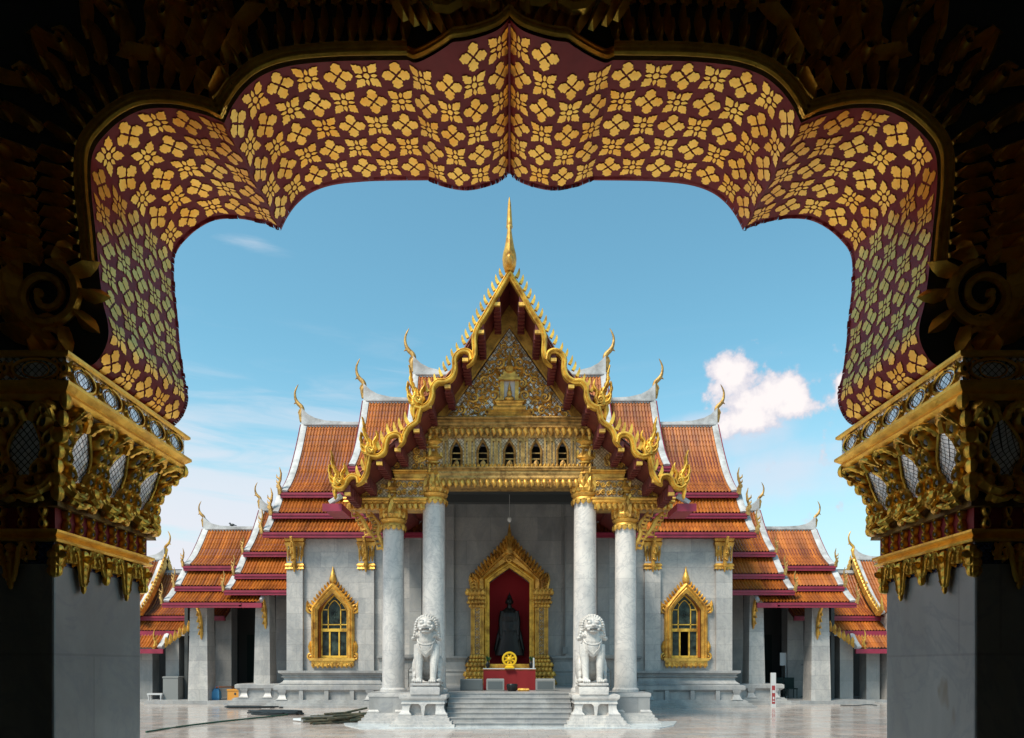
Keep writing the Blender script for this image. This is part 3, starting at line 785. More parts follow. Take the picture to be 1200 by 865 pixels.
def bracket(root, x, y, ztop, k=1.0, s=1):
    """carved leaf bracket leaning out to the eave"""
    mb = MB()
    pts = [(0, -1.15, .02), (-.05, -.95, .07), (-.02, -.7, .06), (-.12, -.45, .085), (-.2, -.2, .07), (-.38, .0, .05)]
    mb.tube([(x, y+a*k, ztop+b_*k) for a, b_, r in pts], [r*k for a, b_, r in pts], 6)
    for j in range(4):
        t = j/4; zz = -.95+.22*j; yy = -.04-.05*j
        mb.tube([(x, y+yy*k, ztop+zz*k), (x+s*.05*k, y+(yy-.09)*k, ztop+(zz-.02)*k), (x+s*.02*k, y+(yy-.12)*k, ztop+(zz+.1)*k)], [.045*k, .035*k, .006*k], 5)
    return mb.build('eave_bracket', GOLD, root, 50)
def arch_panel(mb, x0, x1, z0, z1, cx, hw, zb, zs, za, y0, y1, m=0, n=5, curve=.15):
    """wall panel with a pointed opening: half width hw, foot zb, springing zs, apex za"""
    for s in (-1, 1):
        xo = x0 if s < 0 else x1
        arc = [(cx+s*hw*(1-t)-s*(-curve)*hw*math.sin(PI*t), zs+(za-zs)*t) for t in [i/n for i in range(n+1)]]
        poly = [(xo, z0), (cx, z0)] if zb > z0+1e-6 else [(xo, z0)]
        if zb > z0+1e-6: poly += [(cx, zb)]
        poly += [(cx+s*hw, zb)]+arc+[(cx, z1), (xo, z1)]
        # drop the doubled apex column point
        mb.prism(poly, 'xz', y0, y1, m)
def arch_outline(cx, hw, zb, zs, za, n=8, curve=.15, s_all=True):
    rt = [(cx+hw, zb)]+[(cx+hw*(1-t)+curve*hw*math.sin(PI*t), zs+(za-zs)*t) for t in [i/n for i in range(n+1)]]
    lf = [(2*cx-x, z) for x, z in rt[::-1]][1:]
    return rt+lf
def ring_frame(mb, outer_, inner_, y0, y1, bulge=.04, m=0, closed=False):
    """moulding between two open outlines with the same number of points"""
    rs = []
    for (ox, oz), (ix, iz) in zip(outer_, inner_):
        def q(t, y): return (ox+(ix-ox)*t, y, oz+(iz-oz)*t)
        rs.append([q(0, y1), q(0, y0), q(.12, y0-bulge*.5), q(.3, y0-bulge), q(.5, y0-bulge*.4), q(.62, y0-bulge*.8), q(.85, y0-bulge*.3), q(1, y0), q(1, y1)])
    mb.rings(rs, m=m)
def plinth(root, x0, x1, y0, y1, upper=True, zt=1.45, name='plinth', feet=()):
    mb = MB()
    if upper: mb.rect(x0, x1, y0, y1, [(-.05, .86), (.10, .86), (.12, .93), (.06, .97), (.0, 1.02), (-.03, 1.08), (-.03, 1.16), (.06, 1.20), (.0, 1.24), (.03, 1.30), (.14, 1.36), (.15, 1.45), (-.3, 1.45)])
    mb.rect(x0, x1, y0, y1, [(.05, .3), (.16, .3), (.16, .60), (.19, .62), (.28, .70), (.28, .84), (.20, .88), (-.3, .88)])
    mb.rect(x0, x1, y0, y1, [(.62, .0), (.62, .09), (.48, .092), (.48, .18), (.36, .182), (.36, .262), (.30, .264), (.30, .3), (-.3, .3)])
    for fi, fx in enumerate(feet):
        if 0 < fi < len(feet)-1:
            mb.rect(fx-.05, fx+.05, y0-.24, y0, [(.03, .3), (.03, .66), (.06, .7), (0, .7)]); continue
        mb.rect(fx-.14, fx+.14, y0-.25, y0, [(.03, .3), (.08, .3), (.02, .36), (-.03, .5), (.02, .64), (.02, .7), (0, .7)])
    return mb.build(name, MARBLE_PLINTH, root, 30)

# =================================================================== ORDINATION HALL
hall = thing('ordination_hall', 'white marble temple hall with golden gabled porch and stacked orange roofs behind the lions', 'building', (0, 0, 0))
WY = Y_(34.2)                     # front wall plane
wl = MB(); TH = .55
def wbox(x0, x1, z0, z1, m=0): wl.box(x0, x1, WY, WY+TH, z0, z1, m)
winX = 7.06; whw = .60
for s in (1, -1):
    lo, hi = sorted((s*6.0, s*8.1))
    arch_panel(wl, lo, hi, 1.4, 6.95, s*winX, whw, 1.95, 3.85, 4.55, WY, WY+TH, curve=.1)
    lo, hi = sorted((s*8.1, s*8.9)); wbox(lo, hi, 0, 6.95)
    lo, hi = sorted((s*6.0, s*8.1)); wbox(lo, hi, 0, 1.4)
    lo, hi = sorted((s*3.3, s*6.0)); wbox(lo, hi, 0, 8.6)
    # returns and rear
    wl.box(s*8.9, s*8.35, WY+TH, Y_(42.2), 0, 6.95)
wl.box(-8.9, 8.9, Y_(42.2), Y_(42.2)+.4, 0, 6.95)
wl.build('wall', MARBLE, hall, 0)
pw = MB()
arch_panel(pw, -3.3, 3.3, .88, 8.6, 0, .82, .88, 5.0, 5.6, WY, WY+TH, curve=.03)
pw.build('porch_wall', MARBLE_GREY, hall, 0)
pm = MB()
for s in (1, -1):       # dado mouldings and pilasters of the porch wall
    lo, hi = sorted((s*1.75, s*5.2))
    pm.rect(lo, hi, WY-.10, WY+.1, [(.06, .88), (.06, 1.25), (.02, 1.30), (.0, 1.36), (.03, 1.42), (.0, 1.5), (-.02, 1.8), (.03, 1.9), (.08, 1.96), (.08, 2.02), (-.05, 2.04)])
    pm.build('dado', MARBLE_GREY, hall, 0); pm = MB()
    for xc, w in ((2.42, .2), (3.75, .24), (4.55, .2)): pm.box(s*(xc-w), s*(xc+w), WY-.14, WY+.01, 2.0, 8.4); pm.build('porch_pilaster', MARBLE_GREY, hall, 0); pm = MB()
for s in (1, -1):       # end pilasters with gilt capitals
    for x0, x1 in ((8.88, 8.24), (6.02, 5.40)):
        mb = MB(); mb.box(s*x0, s*x1, WY-.16, WY+.01, 1.45, 6.0); q = mb.build('pilaster', MARBLE, hall, 0)
        a, b_ = sorted((s*x0, s*x1))
        mb = MB(); mb.rect(a, b_, WY-.16, WY, [(.0, 5.5), (.05, 5.5), (.02, 5.58), (.06, 5.64), (.03, 5.7), (-.02, 5.75), (.0, 6.3), (.07, 6.55), (.03, 6.6), (.07, 6.66), (.07, 6.75), (0, 6.76)])
        for j in range(5):
            F = lambda u, v, h: (u, WY-.16-h, v)
            leafp(mb, F, a+(j+.5)*(b_-a)/5, 5.8, PI/2, .65, .12, .05)
            leafp(mb, F, a+(j+.5)*(b_-a)/5, 5.62, -PI/2, .2, .12, .04)
        for j in range(4): mb.box(a+.06+j*.16, a+.11+j*.16, WY-.19, WY-.16, 5.85, 6.45, 1)
        mb.build('pilaster_capital', [GOLD, PALEGLASS], q, 40)
        bracket(hall, (a+b_)/2, WY-.2, 6.7, 1.15, s)
# plinths
for s in (1, -1):
    a, b_ = sorted((s*9.0, s*5.1))
    plinth(hall, a, b_, WY-.25, WY+1, feet=[s*8.95, s*8.2, s*7.2, s*6.2, s*5.5])
# windows
def window(s, open_sash):
    cx = s*winX; F = lambda u, v, h: (u, WY-.06-h, v)
    root = MB()
    inn = arch_outline(cx, whw, 1.95, 3.85, 4.55, 8, .1); out_ = arch_outline(cx, whw+.26, 1.95, 3.98, 5.02, 8, .03)
    ring_frame(root, out_, inn, WY-.10, WY+.02, .09)
    # flame leaves up the arch, finial, scrolls at the shoulders, foot panel
    for sg in (1, -1):
        for j in range(9):
            t = j/9; x = cx+sg*((whw+.26)*(1-t)+.03*math.sin(PI*t)); z = 3.98+1.04*t
            leafp(root, F, x-sg*.06, z, PI/2-sg*(1.0-.6*t), .24, .12, .09, 0, -.6*sg)
        scroll(root, F, cx+sg*(whw+.27), 3.93, .19, 1.2, sg, -PI/2, .06)
        leafp(root, F, cx+sg*(whw+.33), 3.85, PI/2-sg*.5, .42, .17, .1, 0, -.9*sg)
        for j in range(12):
            z = 2.15+j*.14; leafp(root, F, cx+sg*(whw+.17), z-.05, PI/2+(.5*sg), .17, .12, .06)
        leafp(root, F, cx+sg*(whw+.27), 2.15, PI/2-.2*sg, .5, .2, .08, 0, -.5*sg)
        scroll(root, F, cx+sg*(whw+.27), 2.0, .15, 1.2, -sg, PI/2, .05)
    root.tube([F(cx, 4.95, 0), F(cx, 5.1, 0), F(cx, 5.25, 0), F(cx, 5.42, 0), F(cx, 5.62, 0)], [.10, .15, .11, .05, .01], 8)
    root.box(cx-.9, cx+.9, WY-.2, WY+.02, 1.84, 1.95); root.box(cx-.84, cx+.84, WY-.14, WY+.0, 1.62, 1.84)
    for j in range(9):
        x = cx-.76+j*.19; scroll(root, lambda u, v, h: (u, WY-.14-h, v), x, 1.73, .07, 1, (-1)**j, 0, .022, n=9); 
        leafp(root, lambda u, v, h: (u, WY-.14-h, v), x, 1.72, -PI/2, .18, .12, .05)
    w_ = root.build('window', GOLD, hall, 45)
    rv = MB(); inn2 = arch_outline(cx, whw-.02, 1.97, 3.85, 4.60, 8); inn3 = arch_outline(cx, whw-.10, 1.97, 3.83, 4.50, 8)
    rs = [[(ox, WY-.02, oz), (ox, WY+.32, oz), (ix, WY+.32, iz), (ix, WY+.25, iz)] for (ox, oz), (ix, iz) in zip(inn2, inn3)]
    rv.rings(rs, closed=True); rv.build('window_reveal', TEAK, w_, 0)
    fr_ = MB(); y0, y1 = WY+.18, WY+.26
    ring_frame(fr_, arch_outline(cx, whw-.03, 1.97, 3.84, 4.58, 8), arch_outline(cx, whw-.11, 1.97, 3.80, 4.45, 8), y0, y1, .02)
    fr_.box(cx-whw+.05, cx+whw-.05, y0-.02, y1, 3.02, 3.14); fr_.box(cx-whw+.05, cx+whw-.05, y0-.02, y1, 1.96, 2.05)
    fr_.box(cx-whw+.08, cx+whw-.08, y0, y1, 3.28, 3.32)
    for dx in (-.19, .19): fr_.box(cx+dx-.03, cx+dx+.03, y0, y1, 2.05, 3.05)
    for dx in (-.25, .25): fr_.box(cx+dx-.018, cx+dx+.018, y0, y1, 3.12, 3.9)
    arc = [v for v in catmull([(cx-.25, 3.85, 0), (cx-.22, 4.05, 0), (cx, 4.28, 0), (cx+.22, 4.05, 0), (cx+.25, 3.85, 0)], 5)]
    fr_.tube([(q.x, y0+.02, q.y) for q in arc], .022, 5)
    for dx in (-1, 1): fr_.tube([(cx+dx*.2, y0+.02, 4.1), (cx+dx*.36, y0+.02, 4.3)], .018, 5); fr_.box(cx+dx*.25, cx+dx*.5, y0, y1, 3.88, 3.92)
    fr_.build('window_frame', GOLD_YELLOW, w_, 0)
    gl = MB(); gp = arch_outline(cx, whw-.06, 1.98, 3.82, 4.52, 8)
    top = [(x, z) for x, z in gp if z > 3.03]; gl.prism([(cx+whw-.06, 3.06)]+top+[(cx-whw+.06, 3.06)], 'xz', WY+.225, WY+.24)
    for k in range(3):
        if open_sash and k == 1: continue
        gl.box(cx-.54+k*.37, cx-.54+(k+1)*.37-.02, WY+.225, WY+.24, 2.0, 3.06)
    for q in range(8):
        a = q*PI/4; gl.ellip((cx+.09*math.cos(a), WY+.22, 3.72+.16*math.sin(a)), (.045, .012, .045), nu=8, nv=4)
    gl.ellip((cx, WY+.22, 3.72), (.05, .02, .09), nu=8, nv=5)
    gl.build('window_glass', LEAD, w_, 0)
    return w_
window(-1, False); window(1, True)
# the hall's dark inside
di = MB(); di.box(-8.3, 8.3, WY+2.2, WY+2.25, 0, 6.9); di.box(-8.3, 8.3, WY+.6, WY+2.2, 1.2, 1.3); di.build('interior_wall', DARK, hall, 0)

# doorway shrine frame
F = lambda u, v, h: (u, WY-.14-h, v)
dn = MB()
ring_frame(dn, arch_outline(0, 1.03, 1.0, 5.12, 5.86, 10, .03), arch_outline(0, .80, 1.0, 4.98, 5.55, 10, .03), WY-.12, WY+.02, .04)
dn.box(-1.0, 1.0, WY-.16, WY+.02, .88, 1.02)
nf = dn.build('shrine_doorway', GOLD_YELLOW, hall, 40)
dn = MB()
ring_frame(dn, arch_outline(0, 1.42, 4.7, 4.95, 6.55, 12, .0), arch_outline(0, 1.03, 4.7, 5.12, 5.88, 12, .03), WY-.22, WY+.02, .12)
for sg in (1, -1):
    for row in range(2):
        for j in range(13):
            t = (j+.3*row)/13; x = sg*((1.40-.17*row)*(1-t)+.03*math.sin(2*PI*t)); z = 4.95+(1.68-.26*row)*t+.04*row
            leafp(dn, lambda u, v, h: (u, WY-.27-h-.04*row, v), x, z, PI/2-sg*(.75-.5*t), .32, .15, .1, 0, -.5*sg)
    for j in range(5): scroll(dn, lambda u, v, h: (u, WY-.25-h, v), sg*(1.42-.03*j), 4.95-.13*j, .16, 1.1, sg, -PI/2, .06)
    leafp(dn, F, sg*1.47, 4.75, PI/2-sg*.25, .62, .22, .1, 0, -.5*sg)
    for z0, z1, w0, w1 in ((.88, 1.08, 1.85, .92), (1.08, 1.22, 1.74, .95), (1.22, 1.42, 1.80, .95), (1.42, 1.60, 1.68, .97), (1.60, 1.78, 1.72, .97), (1.78, 1.92, 1.60, .99), (1.92, 2.1, 1.56, 1.0), (3.95, 4.1, 1.58, 1.0), (4.1, 4.25, 1.66, .99), (4.25, 4.45, 1.62, .99), (4.45, 4.7, 1.72, .98)):
        a, b_ = sorted((sg*w0, sg*w1)); d_ = (w0-1.5)*.6
        h_ = (z1-z0); dn.rect(a, b_, WY-.22-d_, WY, [(0, z0), (.03, z0+.03), (.04, z0+h_*.5), (-.01, z0+h_*.75), (0, z1-.01), (-.03, z1)])
        for j in range(5): leafp(dn, lambda u, v, h: (u, WY-.26-d_-h, v), a+(j+.5)*(b_-a)/5, z0+.02, PI/2, h_*.9, .12, .04)
    dn.box(sg*1.52, sg*1.02, WY-.20, WY, 2.1, 3.96)
    for xx in (1.04, 1.16, 1.40, 1.52): dn.box(sg*xx-.02, sg*xx+.02, WY-.25, WY-.19, 2.1, 3.96)
    for j in range(11):
        scroll(dn, lambda u, v, h: (u, WY-.20-h, v), sg*1.28, 2.2+j*.165, .07, 1.1, (-1)**j, 0, .022, n=9, m=0)
    dn.box(sg*1.385, sg*1.175, WY-.205, WY-.2, 2.1, 3.96, 1)
dn.tube([F(0, z, .06) for z in (6.1, 6.3, 6.5, 6.7, 6.9, 7.1, 7.3)], [.20, .22, .17, .12, .08, .045, .01], 8)
for j in range(4): scroll(dn, lambda u, v, h: (u, WY-.3-h, v), 0, 5.85+.0*j, .2-.03*j, 1, 1, j, .04)
dn.build('shrine_carving', [GOLD, PALEGLASS], nf, 45)
nb = MB(); nb.box(-.9, .9, WY+.9, WY+.95, .88, 5.7); nb.box(-.9, -.85, WY+.54, WY+.9, .88, 5.7); nb.box(.85, .9, WY+.54, WY+.9, .88, 5.7); nb.box(-.9, .9, WY+.54, WY+.9, 5.6, 5.65); nb.box(-.9, .9, WY+.0, WY+.9, .86, .9)
nb.build('shrine_lining', REDNICHE, nf, 0)

# porch platform, steps, ceiling
PF = Y_(24.3)
pf = MB(); pf.box(-4.0, 4.0, PF, WY, .0, .88); pf.build('porch_platform', MARBLE_PLINTH, hall, 0)
st_ = MB(); nst = 7; rise = .88/nst; tread = (PF-Y_(22.85))/(nst-1)
for i in range(nst-1):
    y0 = PF-tread*(nst-1-i)
    st_.box(-1.72, 1.72, y0, PF, rise*i+.0, rise*(i+1)-.03); st_.box(-1.72, 1.72, y0-.02, PF, rise*(i+1)-.03, rise*(i+1))
st_.box(-1.72, 1.72, PF-.02, PF+.3, .85, .884)
st_.build('steps', MARBLE_PLINTH, hall, 0)
def leg_pedestal(x0, x1, y0, y1, zt=.87):
    mb = MB()
    mb.rect(x0, x1, y0, y1, [(.26, 0), (.26, .08), (.18, .082), (.18, .165), (.11, .167), (.11, .25), (.06, .252), (.06, .30), (-.20, .302), (-.20, .62), (-.02, .62), (-.04, .70), (.02, .76), (.03, .80), (.03, zt-.012), (-.01, zt)])
    for sx in (0, 1):
        for sy in (0, 1):
            cx = x0+.15 if sx == 0 else x1-.15; cy = y0+.15 if sy == 0 else y1-.15
            mb.rings([[(cx-.12-(o if sx == 0 else 0), cy-.12-(o if sy == 0 else 0), z), (cx+.12+(o if sx else i), cy-.12-(o if sy == 0 else 0), z), (cx+.12+(o if sx else i), cy+.12+(o if sy else 0), z), (cx-.12-(i if sx else o), cy+.12+(o if sy else 0), z)]
                      for o, i, z in ((.07, .04, .302), (.08, .03, .34), (.02, -.03, .40), (-.02, -.03, .50), (-.02, .0, .58), (-.01, .05, .63), (-.01, .05, .66))])
    cxm = (x0+x1)/2
    mb.rings([[(cxm-w, y0+.02, z), (cxm+w, y0+.02, z), (cxm+w, y0+.14, z), (cxm-w, y0+.14, z)] for w, z in ((.03, .302), (.045, .45), (.06, .56), (.12, .62))])
    return mb
for s in (1, -1):
    a, b_ = sorted((s*2.94, s*1.72)); leg_pedestal(a, b_, Y_(22.95), Y_(24.3)).build('lion_pedestal', MARBLE_COL, hall, 30)
    a, b_ = sorted((s*4.0, s*2.98)); leg_pedestal(a, b_, Y_(24.3), Y_(26.4)).build('column_pedestal', MARBLE_COL, hall, 30)
EY_B = Y_(25.3)
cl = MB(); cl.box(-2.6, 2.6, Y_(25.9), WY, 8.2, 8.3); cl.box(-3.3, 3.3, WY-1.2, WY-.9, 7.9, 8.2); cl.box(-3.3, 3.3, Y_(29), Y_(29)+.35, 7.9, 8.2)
cl.box(-2.4, 2.4, EY_B+.5, EY_B+.55, 6.95, 8.2); cl.build('porch_shade_ceiling', DARK, hall, 0)  # ceiling and sheet behind the frieze coloured dark to stand for shade
# low balustrade between the columns
for s in (1, -1):
    mb = MB(); a, b_ = sorted((s*2.5, s*3.3)); y0 = Y_(26.6)
    mb.rect(a, b_, y0, y0+.25, [(.06, 1.86), (.08, 1.9), (.08, 1.98), (0, 2.0)]); arch_panel(mb, a, b_, .88, 1.86, (a+b_)/2, .26, .98, 1.5, 1.78, y0+.03, y0+.22)
    mb.build('balustrade', MARBLE, hall, 0)

# columns
YC = Y_(25.3)
def column(x, ztop, r0, r1, capn):
    mb = MB(); mb.lathe([(r0+.06, .87), (r0+.06, .95), (r0+.01, 1.0), (r0, 1.15), (r1+.01, ztop*.6), (r1, ztop)], x, YC, 40)
    c_ = mb.build('column', MARBLE_COL, hall, 40)
    cp = MB()
    z = ztop-.05
    cp.lathe([(r1+.01, z), (r1+.06, z+.02), (r1+.06, z+.08), (r1+.02, z+.12), (r1+.07, z+.17), (r1+.09, z+.21), (r1+.03, z+.26), (r1+.10, z+.36), (r1+.06, z+.5), (r1-.04, z+.66), (r1-.08, z+.74), (r1-.02, z+.8), (r1-.10, z+.85)], x, YC, 24)
    for k in range(14):
        an = 2*PI*k/14
        def Fc(a, b, h, an=an): 
            rr = r1+.06+h; return (x+rr*math.cos(an+a/r1), YC+rr*math.sin(an+a/r1), b)
        leafp(cp, Fc, 0, z+.24, PI/2, .46, .15, .05)
        leafp(cp, Fc, 0, z+.05, -PI/2, .17, .13, .03)
        leafp(cp, Fc, .07, z+.52, PI/2, .28, .10, .0, 0)
    cp.build('column_capital', GOLD, c_, 45)
    return c_
def gold_shaft(x, z0, z1, r, name='gilded_shaft'):
    mb = MB(); n = max(1, round((z1-z0)/.42)); h_ = (z1-z0)/n; prof = []
    for i in range(n):
        z = z0+i*h_
        prof += [(r*.72, z), (r*.78, z+h_*.1), (r*1.05, z+h_*.22), (r*.95, z+h_*.35), (r*.72, z+h_*.6), (r*.66, z+h_*.8), (r*.9, z+h_*.9), (r*.9, z+h_*.96)]
    mb.lathe(prof+[(r*.7, z1)], x, YC-.05, 20)
    for i in range(n):
        z = z0+i*h_
        for k in range(10):
            an = 2*PI*k/10
            def Fc(a, b, h, an=an): rr = r*.9+h; return (x+rr*math.cos(an+a/r), YC-.05+rr*math.sin(an+a/r), b)
            leafp(mb, Fc, 0, z+h_*.15, PI/2, h_*.7, .13, .05)
        mb.lathe([(r*.74, z+h_*.62), (r*.76, z+h_*.76)], x, YC-.05, 16, 1)
    mb.build(name, [GOLD, PALEGLASS], hall, 45)
zi = Z_(587, 25.3); zo = Z_(617, 25.3)
for s in (1, -1):
    column(s*X_(685.5, 25.3), zi, .36, .325, 1); column(s*X_(733, 25.3), zo, .33, .305, 0)
    gold_shaft(s*X_(685.5, 25.3), zi+.62, Z_(507, 25.3), .34); gold_shaft(s*X_(733, 25.3), zo+.62, Z_(563, 25.3), .30)

# entablature of the porch
EY0, EY1 = YC-.28, YC+.28
en = MB()
def band(x0, x1, yt, yb, out, m=0, tgt=None):
    z1, z0 = Z_(yt, 25.3), Z_(yb, 25.3); (tgt or en).rect(x0, x1, EY0, EY1, [(out*.6, z0), (out, z0+(z1-z0)*.25), (out*.75, z0+(z1-z0)*.5), (out*1.1, z0+(z1-z0)*.75), (out, z1)], m)
def drops(mb, x0, x1, yt, yb, out, sp=.185, m=0):
    n = round((x1-x0)/sp); zt, zb = Z_(yt, 25.3), Z_(yb, 25.3)
    for i in range(n):
        x = x0+(i+.5)*(x1-x0)/n
        mb.tube([(x, EY0-out*.6, zt), (x, EY0-out-.03, zt-(zt-zb)*.35), (x+.02, EY0-out-.04, zt-(zt-zb)*.7), (x, EY0-out+.02, zb)], [.05, .078, .06, .012], 7, m)
hx = 2.42
band(-hx, hx, 494, 500, .16); band(-hx, hx, 500, 507, .10)
en.rect(-hx, hx, EY0, EY1, [(.03, Z_(517, 25.3)), (.03, Z_(507, 25.3))], 0)
band(-hx, hx, 551, 556, .10); band(-hx, hx, 556, 566, .06); en.rect(-hx, hx, EY0, EY1, [(.02, Z_(573, 25.3)), (.02, Z_(566, 25.3))])
en.build('entablature', GOLD_OLD, hall, 20)
en = MB(); drops(en, -2.4, 2.4, 507, 516, .10); en.build('lotus_drops', GOLD, hall, 50); en = MB(); drops(en, -2.4, 2.4, 566, 575, .06); en.build('lotus_drops', GOLD, hall, 50); en = MB()
for j in range(40):
    leafp(en, lambda u, v, h: (u, EY0-.08-h, v), -2.35+j*.1205, Z_(552, 25.3), PI/2, .12, .09, .03)
en.build('leaf_cresting', GOLD, hall, 50)
fz = MB(); zt, zb = Z_(517, 25.3), Z_(551, 25.3); ww = 2*hx/5
pitch = .778
for k in range(5):
    cx = (k-2)*pitch
    x0 = cx-pitch/2 if k else -hx; x1 = cx+pitch/2 if k < 4 else hx
    arch_panel(fz, x0, x1, zb, zt, cx, .125, zb+.04, zt-.38, zt-.12, EY0+.02, EY0+.12, 0, curve=.2)
fr5 = fz.build('frieze', PALEGLASS, hall, 0)
for k in range(5):
    cx = (k-2)*pitch; mb = MB()
    ring_frame(mb, arch_outline(cx, .19, zb+.04, zt-.36, zt-.01, 6, .1), arch_outline(cx, .125, zb+.04, zt-.38, zt-.12, 6, .2), EY0-.01, EY0+.1, .03)
    leafp(mb, lambda u, v, h: (u, EY0-.02-h, v), cx, zb, PI/2, .22, .16, .03)
    for sg in (1, -1):
        for dx in (.26, .36): mb.box(cx+sg*dx-.028, cx+sg*dx+.028, EY0-.03, EY0+.05, zb, zt)
        mb.box(cx+sg*.235, cx+sg*.385, EY0-.035, EY0+.05, zt-.1, zt-.02); mb.box(cx+sg*.235, cx+sg*.385, EY0-.035, EY0+.05, zb+.02, zb+.1)
    for zz in (.25, .42): mb.box(cx-.12, cx+.12, EY0+.07, EY0+.09, zb+zz, zb+zz+.035)
    mb.build('frieze_window', GOLD_OLD, hall, 30)
# side entablatures over the outer columns
for s in (1, -1):
    mb = MB(); a, b_ = sorted((s*2.5, s*3.3)); c_, d_ = sorted((s*3.6, s*4.75))
    for (x0, x1) in ((a, b_), (c_, d_)):
        if x0 == a: band(x0, x1, 554, 559, .10, 0, mb); band(x0, x1, 559, 566, .06, 0, mb); mb.rect(x0, x1, EY0, EY1, [(.0, Z_(586, 25.3)), (.0, Z_(566, 25.3))], 1)
        band(x0, x1, 586, 593, .09, 0, mb); mb.rect(x0, x1, EY0, EY1, [(.02, Z_(599, 25.3)), (.02, Z_(593, 25.3))])
        drops(mb, x0, x1, 593, 601, .05, .17)
        Fs = lambda u, v, h: (u, EY0-.02-h, v)
        if x0 == a:
            for r_ in range(2):
                for j in range(5):
                    scroll(mb, Fs, x0+(j+.5)*(x1-x0)/5, Z_(571+9*r_, 25.3), .085, 1.2, (-1)**(j+r_), r_, .03, n=10)
    # low carved gusset under the middle roof
    zb2 = Z_(554, 25.3); tri = [(s*2.45, zb2), (s*3.6, zb2), (s*2.45, Z_(519, 25.3))]
    mb.prism(tri, 'xz', EY0+.02, EY0+.1, 1)
    for j in range(11):
        u = random.random(); v = random.random()
        if u+v > .9: u, v = 1-u, 1-v
        u = min(.85, u); v = min(.85-u if u < .85 else 0, v); v = max(v, .05)
        scroll(mb, lambda uu, vv, h: (uu, EY0-h, vv), s*(2.5+u*.95), zb2+.08+v*.75, .10, 1.2, random.choice((-1, 1)), random.random()*6, .032, n=10)
    zb3 = Z_(586, 25.3); tri = [(s*3.55, zb3), (s*4.6, zb3), (s*3.55, Z_(560, 25.3))]; mb.prism(tri, 'xz', EY0+.02, EY0+.1, 1)
    for j in range(9): scroll(mb, lambda uu, vv, h: (uu, EY0-h, vv), s*(3.62+.09*j), zb3+.06+.035*(9-j)*random.random(), .075, 1.2, random.choice((-1, 1)), random.random()*6, .026, n=10)
    mb.build('side_entablature', [GOLD, PALEGLASS], hall, 45)
    mb = MB()   # curved naga brackets beside the outer columns
    for (xa, xb, zt_) in ((3.75, 4.55, Z_(601, 25.3)), (4.45, 4.75, Z_(601, 25.3))):
        pts = [(xa-.05, -1.15), (xa+.02, -.9), (xa+.12, -.62), (xa+.08, -.4), (xa+.2, -.2), (xb-.45, 0)]
        if xa > 4: pts = [(xa-.45, -.75), (xa-.25, -.5), (xa-.1, -.2), (xb-.2, 0)]
        cp_ = catmull([(p[0], p[1], 0) for p in pts], 4)
        mb.tube([(s*q.x, YC-.1, zt_+q.y) for q in cp_], [.02+.055*math.sin(PI*min(1, (i+2)/(len(cp_)+2))) for i in range(len(cp_))], 7)
        for j in range(2, len(cp_)-2, 2):
            q = cp_[j]; mb.tube([(s*q.x, YC-.1, zt_+q.y), (s*(q.x+.16), YC-.12, zt_+q.y-.04), (s*(q.x+.2), YC-.12, zt_+q.y+.12)], [.06, .05, .01], 5)
    mb.build('naga_bracket', GOLD, hall, 50)

# pediment
ped = MB(); pz0 = Z_(494, 25.3); pza = Z_(388, 25.3); phw = 1.90
ped.prism([(-phw, pz0), (phw, pz0), (phw*.48, pz0+(pza-pz0)*.50), (0, pza), (-phw*.48, pz0+(pza-pz0)*.50)], 'xz', EY0+.14, EY0+.3)
pd = ped.build('pediment', WHITEGLASS, hall, 0)
pb = MB(); PYF = EY0+.14
def pedF(u, v, h): return (u, PYF-.01-h, v)
def pw_at(z):
    t = (z-pz0)/(pza-pz0)
    return phw*(1-1.04*t) if t < .5 else phw*.48*(1-t)/.5
circ = []
rng = random.Random(3)
for rad, tries in ((.21, 120), (.165, 500), (.125, 1500), (.095, 3000), (.07, 5000), (.05, 5000)):
    for _ in range(tries):
        z = rng.uniform(pz0+.05, pza-.1); x = rng.uniform(0.02, phw)
        if x+rad*1.08 > pw_at(z+rad*.6): continue
        if z-rad < pz0+.03: continue
        if x-rad < .0 and abs(x) > .02: continue
        if x < .62 and z < pz0+.58: continue
        if x < .36 and pz0+.5 < z < pz0+1.32: continue
        if all(math.hypot(x-a, z-b_) > (rad+r)*.93 for a, b_, r in circ): circ.append((x, z, rad))
for x, z, r in circ:
    ph = rng.random()*6; d = rng.choice((-1, 1))
    for s in (1, -1):
        scroll(pb, pedF, s*x, z, r*.85, 1.35, d*s, ph if s > 0 else PI-ph, r*.24, n=12)
        nl = 5 if r > .12 else 3
        for k in range(nl):
            a = ph+k*2*PI/nl; a = a if s > 0 else PI-a
            leafp(pb, pedF, s*x+r*.6*math.cos(a), z+r*.6*math.sin(a), a+.5*s*d, r*.85, r*.5, r*.35, 0, .5*s)
# shrine in the middle: stepped base, pillars, little canopy, crowned figure
for i, (w, z0, z1) in enumerate(((.66, 0, .1), (.60, .1, .2), (.64, .2, .26), (.46, .26, .38), (.36, .38, .46), (.40, .46, .54))):
    pb.rect(-w, w, PYF-.12, PYF, [(0, pz0+z0), (.03, pz0+(z0+z1)/2), (0, pz0+z1)])
for s in (1, -1):
    pb.box(s*.16, s*.27, PYF-.1, PYF, pz0+.54, pz0+1.12); pb.box(s*.27, s*.36, PYF-.06, PYF, pz0+.5, pz0+.62)
    leafp(pb, pedF, s*.28, pz0+1.2, PI/2-s*.4, .3, .12, .06)
pb.box(-.32, .32, PYF-.16, PYF, pz0+1.12, pz0+1.2); pb.box(-.25, .25, PYF-.12, PYF, pz0+1.2, pz0+1.28); pb.box(-.18, .18, PYF-.1, PYF, pz0+1.28, pz0+1.38)
